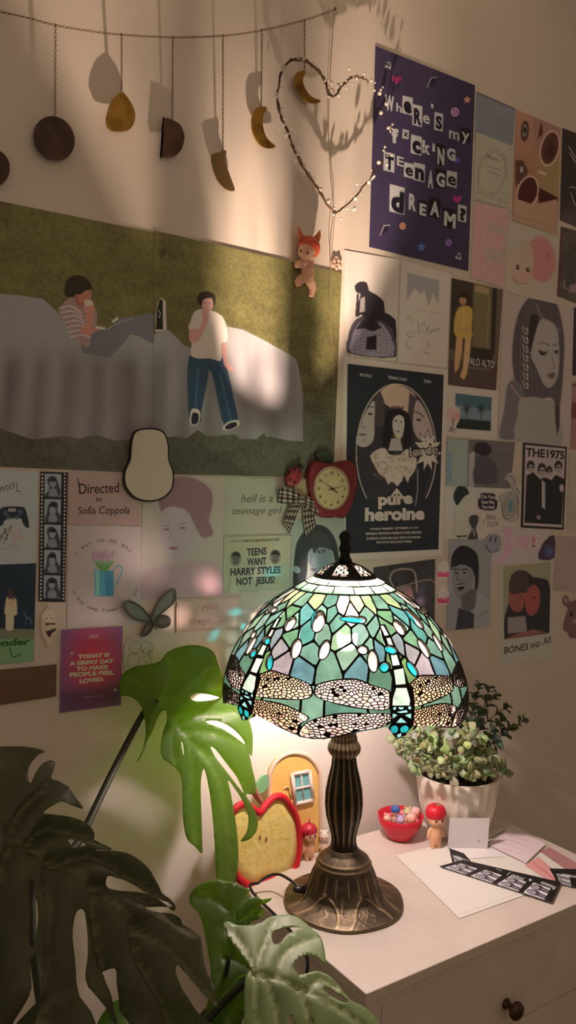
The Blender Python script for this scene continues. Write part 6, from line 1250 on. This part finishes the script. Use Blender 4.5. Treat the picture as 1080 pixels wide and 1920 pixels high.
# ------------------------------------------------------------------ monstera
pl = thing('monstera_plant', 'large monstera plant with split leaves in the left foreground', 'houseplant', (.36, -.50, 0))
mb = MB(); mb.color((150, 120, 96)); mb.lathe([(.001, 0), (.095, 0), (.10, .004), (.125, .20), (.135, .22), (.135, .24), (.122, .24), (.118, .21), (.001, .205)], (.36, -.50, 0), 48); mb.build('pot', mat('terracotta', (166, 104, 76), .8, bump=.3), pl)
mb = MB(); mb.lathe([(.001, .2055), (.116, .2055), (.10, .216), (.001, .222)], (.36, -.50, 0), 32); mb.build('soil', mat('soil', (50, 38, 30), .95, bump=1), pl)
CR = np.array([.36, -.50, .23])
def leaf(name, outline, holes, dp, midrib, veins, base_c, vein_c, bow=.02, wave=.006, label=None, seed=0, fine=9.0, sm_=4, droop=0., lm=None, vd=1.):
    """outline etc. are read on a tilted plane through three anchor points (x, y, depth); the blade is then curved off that plane"""
    A = [atD(*q) for q in dp]; N = np.cross(A[1]-A[0], A[2]-A[0]); N /= np.linalg.norm(N)
    if np.dot(N, EYE-A[0]) < 0: N = -N
    O = spline(outline, sm_, True); Hs = [spline(h, 3, True) for h in holes]
    pts = []; edges = []
    for L_ in [O]+Hs:
        b = len(pts); pts += [tuple(q) for q in L_]; edges += [(b+i, b+(i+1) % len(L_)) for i in range(len(L_))]
    lo, hi = O.min(0), O.max(0); rj = np.random.default_rng(seed)
    gx, gy = np.meshgrid(np.arange(lo[0], hi[0], fine), np.arange(lo[1], hi[1], fine)); gx = gx.ravel()+rj.uniform(-1.5, 1.5, gx.size); gy = gy.ravel()+rj.uniform(-1.5, 1.5, gy.size)
    ins = inpoly(gx, gy, O)
    for h in Hs: ins &= ~inpoly(gx, gy, h)
    pts += list(zip(gx[ins], gy[ins]))
    mr = spline(midrib, 4); vs_ = [spline(v, 4) for v in veins]
    for L_ in [mr]+vs_: pts += [tuple(q) for q in L_ if inpoly(np.array([q[0]]), np.array([q[1]]), O)[0]]
    r = geometry.delaunay_2d_cdt([Vector(q) for q in pts], edges, [], 0, 1e-4)
    V2 = np.array([v[:] for v in r[0]]); T = np.array([list(f) for f in r[2]]); c = V2[T].mean(1); k = inpoly(c[:, 0], c[:, 1], O)
    for h in Hs: k &= ~inpoly(c[:, 0], c[:, 1], h)
    T = T[k]
    x, y = V2[:, 0], V2[:, 1]; dm = np.full(x.shape, 1e9)
    for i in range(len(mr)-1): dm = np.minimum(dm, segdist(x, y, mr[i], mr[i+1]))
    dv = np.full(x.shape, 1e9)
    for v in vs_:
        for i in range(len(v)-1): dv = np.minimum(dv, segdist(x, y, v[i], v[i+1]))
    size = np.hypot(*(hi-lo)); s_ = dm/size*2
    px = np.array([onplane(a, b, A[0], N) for a, b in V2])
    off = bow*(-(s_**1.6)*2.0)-vd*(.0035*np.exp(-(dm/4)**2)+.0022*np.exp(-(dv/5)**2))+wave*(vnoise(x+1000, y+1000, .014, seed)-.5)*2*np.clip(s_*2, 0, 1)+wave*.8*np.clip(dv/28, 0, 1)
    V = px+N*off[:, None]; V[:, 1] = np.minimum(V[:, 1], -.012)
    ve = np.clip(np.exp(-(dm/3.2)**2)+.8*np.exp(-(dv/2.4)**2), 0, 1)[:, None]
    n = vnoise(x+1000, y+1000, .03, seed+3)[:, None]; K = lin(base_c)*(.85+.3*n)*(1-ve)+lin(vein_c)*ve
    o = finish(name, V, [tuple(int(i) for i in f) for f in T], lm or M_leaf, pl, True, K)
    md = o.modifiers.new('th', 'SOLIDIFY'); md.thickness = .0006; md.offset = 0
    return lambda a, b, d=0.: onplane(a, b, A[0], N)+N*d
def petiole(P_3, r0=.005, r1=.0035):
    mb = MB(); mb.color((44, 52, 34)); P_3 = spline(P_3, 8); mb.tube(P_3, np.linspace(r0, r1, len(P_3)), 10); mb.build('stem', M_stem, pl)
GA = (66, 96, 52)
# leaf hanging in front of the wall beside the shade
La = leaf('leaf', [(224, 1292), (232, 1264), (252, 1250), (275, 1246), (300, 1240), (318, 1223), (338, 1213), (365, 1209), (392, 1214), (408, 1228), (420, 1262), (436, 1295), (456, 1325), (470, 1350), (477, 1385), (473, 1417), (468, 1412), (472, 1440), (478, 1468), (477, 1488), (463, 1490), (470, 1505), (479, 1530), (480, 1552), (468, 1571), (448, 1577), (460, 1558), (463, 1530), (455, 1505), (440, 1480), (426, 1463),
    (430, 1490), (440, 1550), (444, 1610), (436, 1664), (425, 1662), (405, 1650), (401, 1600), (396, 1530), (388, 1470), (380, 1441), (376, 1470), (378, 1530), (379, 1598), (366, 1586), (352, 1572), (345, 1535), (343, 1480), (337, 1448), (322, 1433), (304, 1421), (300, 1400), (304, 1372), (312, 1350), (313, 1335), (304, 1333), (294, 1348), (284, 1375), (273, 1400), (262, 1424), (257, 1428), (270, 1400), (274, 1375), (268, 1340), (258, 1318), (242, 1306), (228, 1304)],
    [[(356, 1308), (368, 1300), (392, 1302), (413, 1308), (395, 1313), (366, 1315)], [(384, 1354), (405, 1351), (430, 1362), (452, 1380), (463, 1396), (440, 1381), (415, 1366)], [(394, 1402), (402, 1404), (424, 1430), (446, 1458), (458, 1488), (440, 1468), (412, 1430)], [(338, 1392), (342, 1394), (345, 1412), (343, 1414)]],
    [(260, 1270, 1.25), (462, 1350, 1.355), (425, 1655, 1.275)], [(296, 1311), (320, 1345), (350, 1378), (385, 1420), (410, 1470), (425, 1560), (430, 1655)],
    [[(300, 1312), (318, 1270), (318, 1225)], [(300, 1314), (340, 1300), (400, 1250)], [(296, 1311), (262, 1280), (240, 1270)], [(320, 1345), (370, 1340), (440, 1335)], [(345, 1372), (400, 1375), (462, 1400)], [(375, 1405), (430, 1440), (470, 1500)], [(325, 1350), (322, 1390), (330, 1440)], [(355, 1390), (362, 1480), (368, 1580)], [(300, 1320), (285, 1350), (275, 1390)]],
    (92, 112, 74), (140, 160, 108), .018, .006, seed=2, fine=8)
petiole([CR, atD(60, 1760, 1.02), atD(150, 1575, 1.12), atD(215, 1440, 1.21), atD(268, 1340, 1.262), La(296, 1312, -.004)], .0062, .0050)
# big leaf in the left foreground
Lb = leaf('leaf', [(-80, 1420), (-30, 1406), (10, 1402), (45, 1404), (74, 1412), (60, 1420), (42, 1440), (34, 1462), (38, 1474), (52, 1452), (70, 1434), (92, 1429), (112, 1440), (130, 1466), (148, 1495), (155, 1516), (135, 1510), (105, 1506), (80, 1516), (66, 1530), (90, 1531), (125, 1534), (155, 1544), (182, 1564), (203, 1593), (185, 1594), (172, 1596), (205, 1597), (240, 1605), (272, 1628), (298, 1662), (318, 1708), (296, 1694), (268, 1672), (235, 1655), (205, 1648), (186, 1646), (196, 1660), (222, 1668), (260, 1675), (290, 1684), (312, 1702), (290, 1700), (262, 1702), (256, 1706), (275, 1712), (310, 1712), (338, 1726), (354, 1755), (357, 1785), (362, 1820), (378, 1855), (384, 1890), (372, 1878), (350, 1850), (325, 1822), (308, 1812), (306, 1830), (318, 1860), (345, 1895), (380, 1935), (262, 1945), (245, 1905), (225, 1850), (215, 1815), (200, 1838), (222, 1880), (240, 1945), (232, 1925), (168, 1850), (158, 1790), (150, 1730), (140, 1708), (128, 1715), (128, 1760), (150, 1840), (170, 1945), (80, 1945), (68, 1880), (62, 1810), (55, 1792), (48, 1810), (48, 1870), (54, 1945), (-90, 1945)],
    [[(112, 1582), (122, 1576), (142, 1580), (146, 1588), (130, 1592), (116, 1592)], [(37, 1662), (46, 1656), (50, 1700), (52, 1770), (46, 1772), (41, 1720)]],
    [(0, 1570, .74), (384, 1880, .86), (60, 1920, .70)], [(-60, 1545), (20, 1578), (90, 1618), (170, 1672), (240, 1738), (310, 1800), (380, 1880)],
    [[(10, 1573), (40, 1520), (120, 1450)], [(45, 1592), (90, 1555), (190, 1575)], [(100, 1625), (180, 1610), (300, 1680)], [(165, 1668), (230, 1672), (340, 1735)], [(85, 1618), (90, 1740), (110, 1940)], [(165, 1672), (190, 1780), (240, 1900)], [(240, 1740), (270, 1830), (330, 1930)], [(15, 1580), (-10, 1700), (10, 1900)]],
    (88, 94, 72), (140, 144, 112), .03, .022, seed=5, fine=9, lm=M_leaf2, vd=2.0)
petiole([CR, np.array([.22, -.62, .55]), atD(-60, 1640, .80), Lb(-60, 1546, -.004)], .007, .005)
# pale leaf in front of the chest corner
Lc = leaf('leaf', [(423, 1722), (432, 1719), (448, 1727), (470, 1728), (492, 1721), (512, 1706), (538, 1700), (562, 1703), (580, 1716), (592, 1729), (606, 1742), (612, 1770), (612, 1806), (603, 1797), (590, 1788), (572, 1789), (555, 1800), (550, 1814), (560, 1828), (576, 1825), (596, 1819), (618, 1826), (636, 1844), (648, 1864), (660, 1878), (690, 1895), (715, 1945), (600, 1945), (590, 1918), (582, 1910), (588, 1945), (560, 1945), (550, 1908), (542, 1906), (545, 1945), (470, 1945), (461, 1905), (458, 1860), (461, 1832), (470, 1822), (474, 1828), (470, 1812), (455, 1790), (437, 1762), (425, 1738)],
    [[(514, 1742), (522, 1735), (545, 1729), (568, 1727), (556, 1736), (540, 1746), (528, 1762), (518, 1766), (513, 1756)], [(606, 1852), (620, 1853), (645, 1870), (650, 1882), (632, 1876), (614, 1864)]],
    [(423, 1730, 1.00), (610, 1760, 1.02), (500, 1930, .90)], [(474, 1826), (510, 1832), (560, 1852), (620, 1885), (690, 1935)],
    [[(480, 1822), (492, 1780), (520, 1715)], [(478, 1824), (462, 1780), (440, 1740)], [(515, 1832), (540, 1780), (590, 1750)], [(575, 1858), (600, 1835), (630, 1850)], [(495, 1832), (515, 1880), (525, 1940)], [(555, 1852), (575, 1895), (580, 1930)], [(478, 1828), (480, 1880), (490, 1940)]],
    (118, 142, 92), (176, 190, 140), .016, .003, seed=8, fine=8, lm=M_leaf2, vd=.8)
petiole([CR, atD(300, 2050, .98), atD(380, 1925, .98), atD(430, 1868, .98), Lc(476, 1827, -.005)], .006, .0045)
# darker leaves behind it
Ld = leaf('leaf', [(356, 1690), (362, 1668), (385, 1654), (412, 1651), (440, 1658), (455, 1662), (470, 1668), (462, 1676), (474, 1684), (466, 1690), (452, 1702), (440, 1722), (450, 1760), (470, 1790), (476, 1825), (450, 1870), (420, 1900), (404, 1945), (370, 1945), (386, 1890), (395, 1835), (388, 1775), (376, 1720)], [], [(356, 1690, 1.10), (470, 1680, 1.12), (400, 1930, 1.0)], [(420, 1652), (425, 1720), (418, 1800), (395, 1935)], [[(424, 1700), (395, 1680), (370, 1680)], [(424, 1740), (450, 1700), (464, 1674)], [(420, 1790), (445, 1800), (470, 1815)]], (84, 104, 76), (120, 140, 104), .014, .005, seed=11, fine=8)
petiole([CR, atD(330, 2060, 1.02), Ld(396, 1932, -.004)], .005, .004)
Le = leaf('leaf', [(440, 1724), (446, 1704), (462, 1688), (480, 1681), (490, 1686), (508, 1684), (500, 1693), (488, 1698), (498, 1712), (488, 1716), (498, 1722), (474, 1728), (460, 1745), (445, 1770), (430, 1800), (424, 1760)], [], [(440, 1724, 1.06), (505, 1690, 1.10), (430, 1790, 1.04)], [(432, 1795), (450, 1735), (500, 1690)], [[(452, 1732), (470, 1722), (490, 1716)]], (92, 116, 84), (130, 150, 108), .01, .004, seed=14, fine=6)
petiole([CR, atD(360, 2000, 1.02), atD(410, 1880, 1.04), Le(432, 1794, -.003)], .004, .003)
Lg = leaf('leaf', [(404, 1945), (398, 1900), (412, 1870), (436, 1845), (462, 1828), (470, 1842), (462, 1880), (452, 1915), (440, 1945)], [], [(404, 1940, .96), (465, 1835, 1.0), (440, 1940, .95)], [(420, 1940), (435, 1890), (465, 1835)], [[(430, 1900), (445, 1890), (458, 1890)]], (58, 84, 54), (104, 128, 86), .01, .004, seed=17, fine=7)
Lf = leaf('leaf', [(176, 1945), (184, 1910), (205, 1886), (232, 1877), (256, 1882), (280, 1900), (296, 1925), (300, 1945)], [], [(176, 1940, .90), (290, 1930, .94), (230, 1880, .98)], [(236, 1945), (250, 1915), (236, 1880)], [[(245, 1920), (265, 1910), (280, 1905)]], (60, 92, 44), (104, 140, 66), .01, .004, seed=20, fine=7)
petiole([CR, atD(250, 2060, .95), Lf(240, 1938, -.003)], .004, .003)
petiole([CR, np.array([.42, -.47, .5]), atD(440, 1960, 1.0), Lg(421, 1936, -.003)], .004, .003)
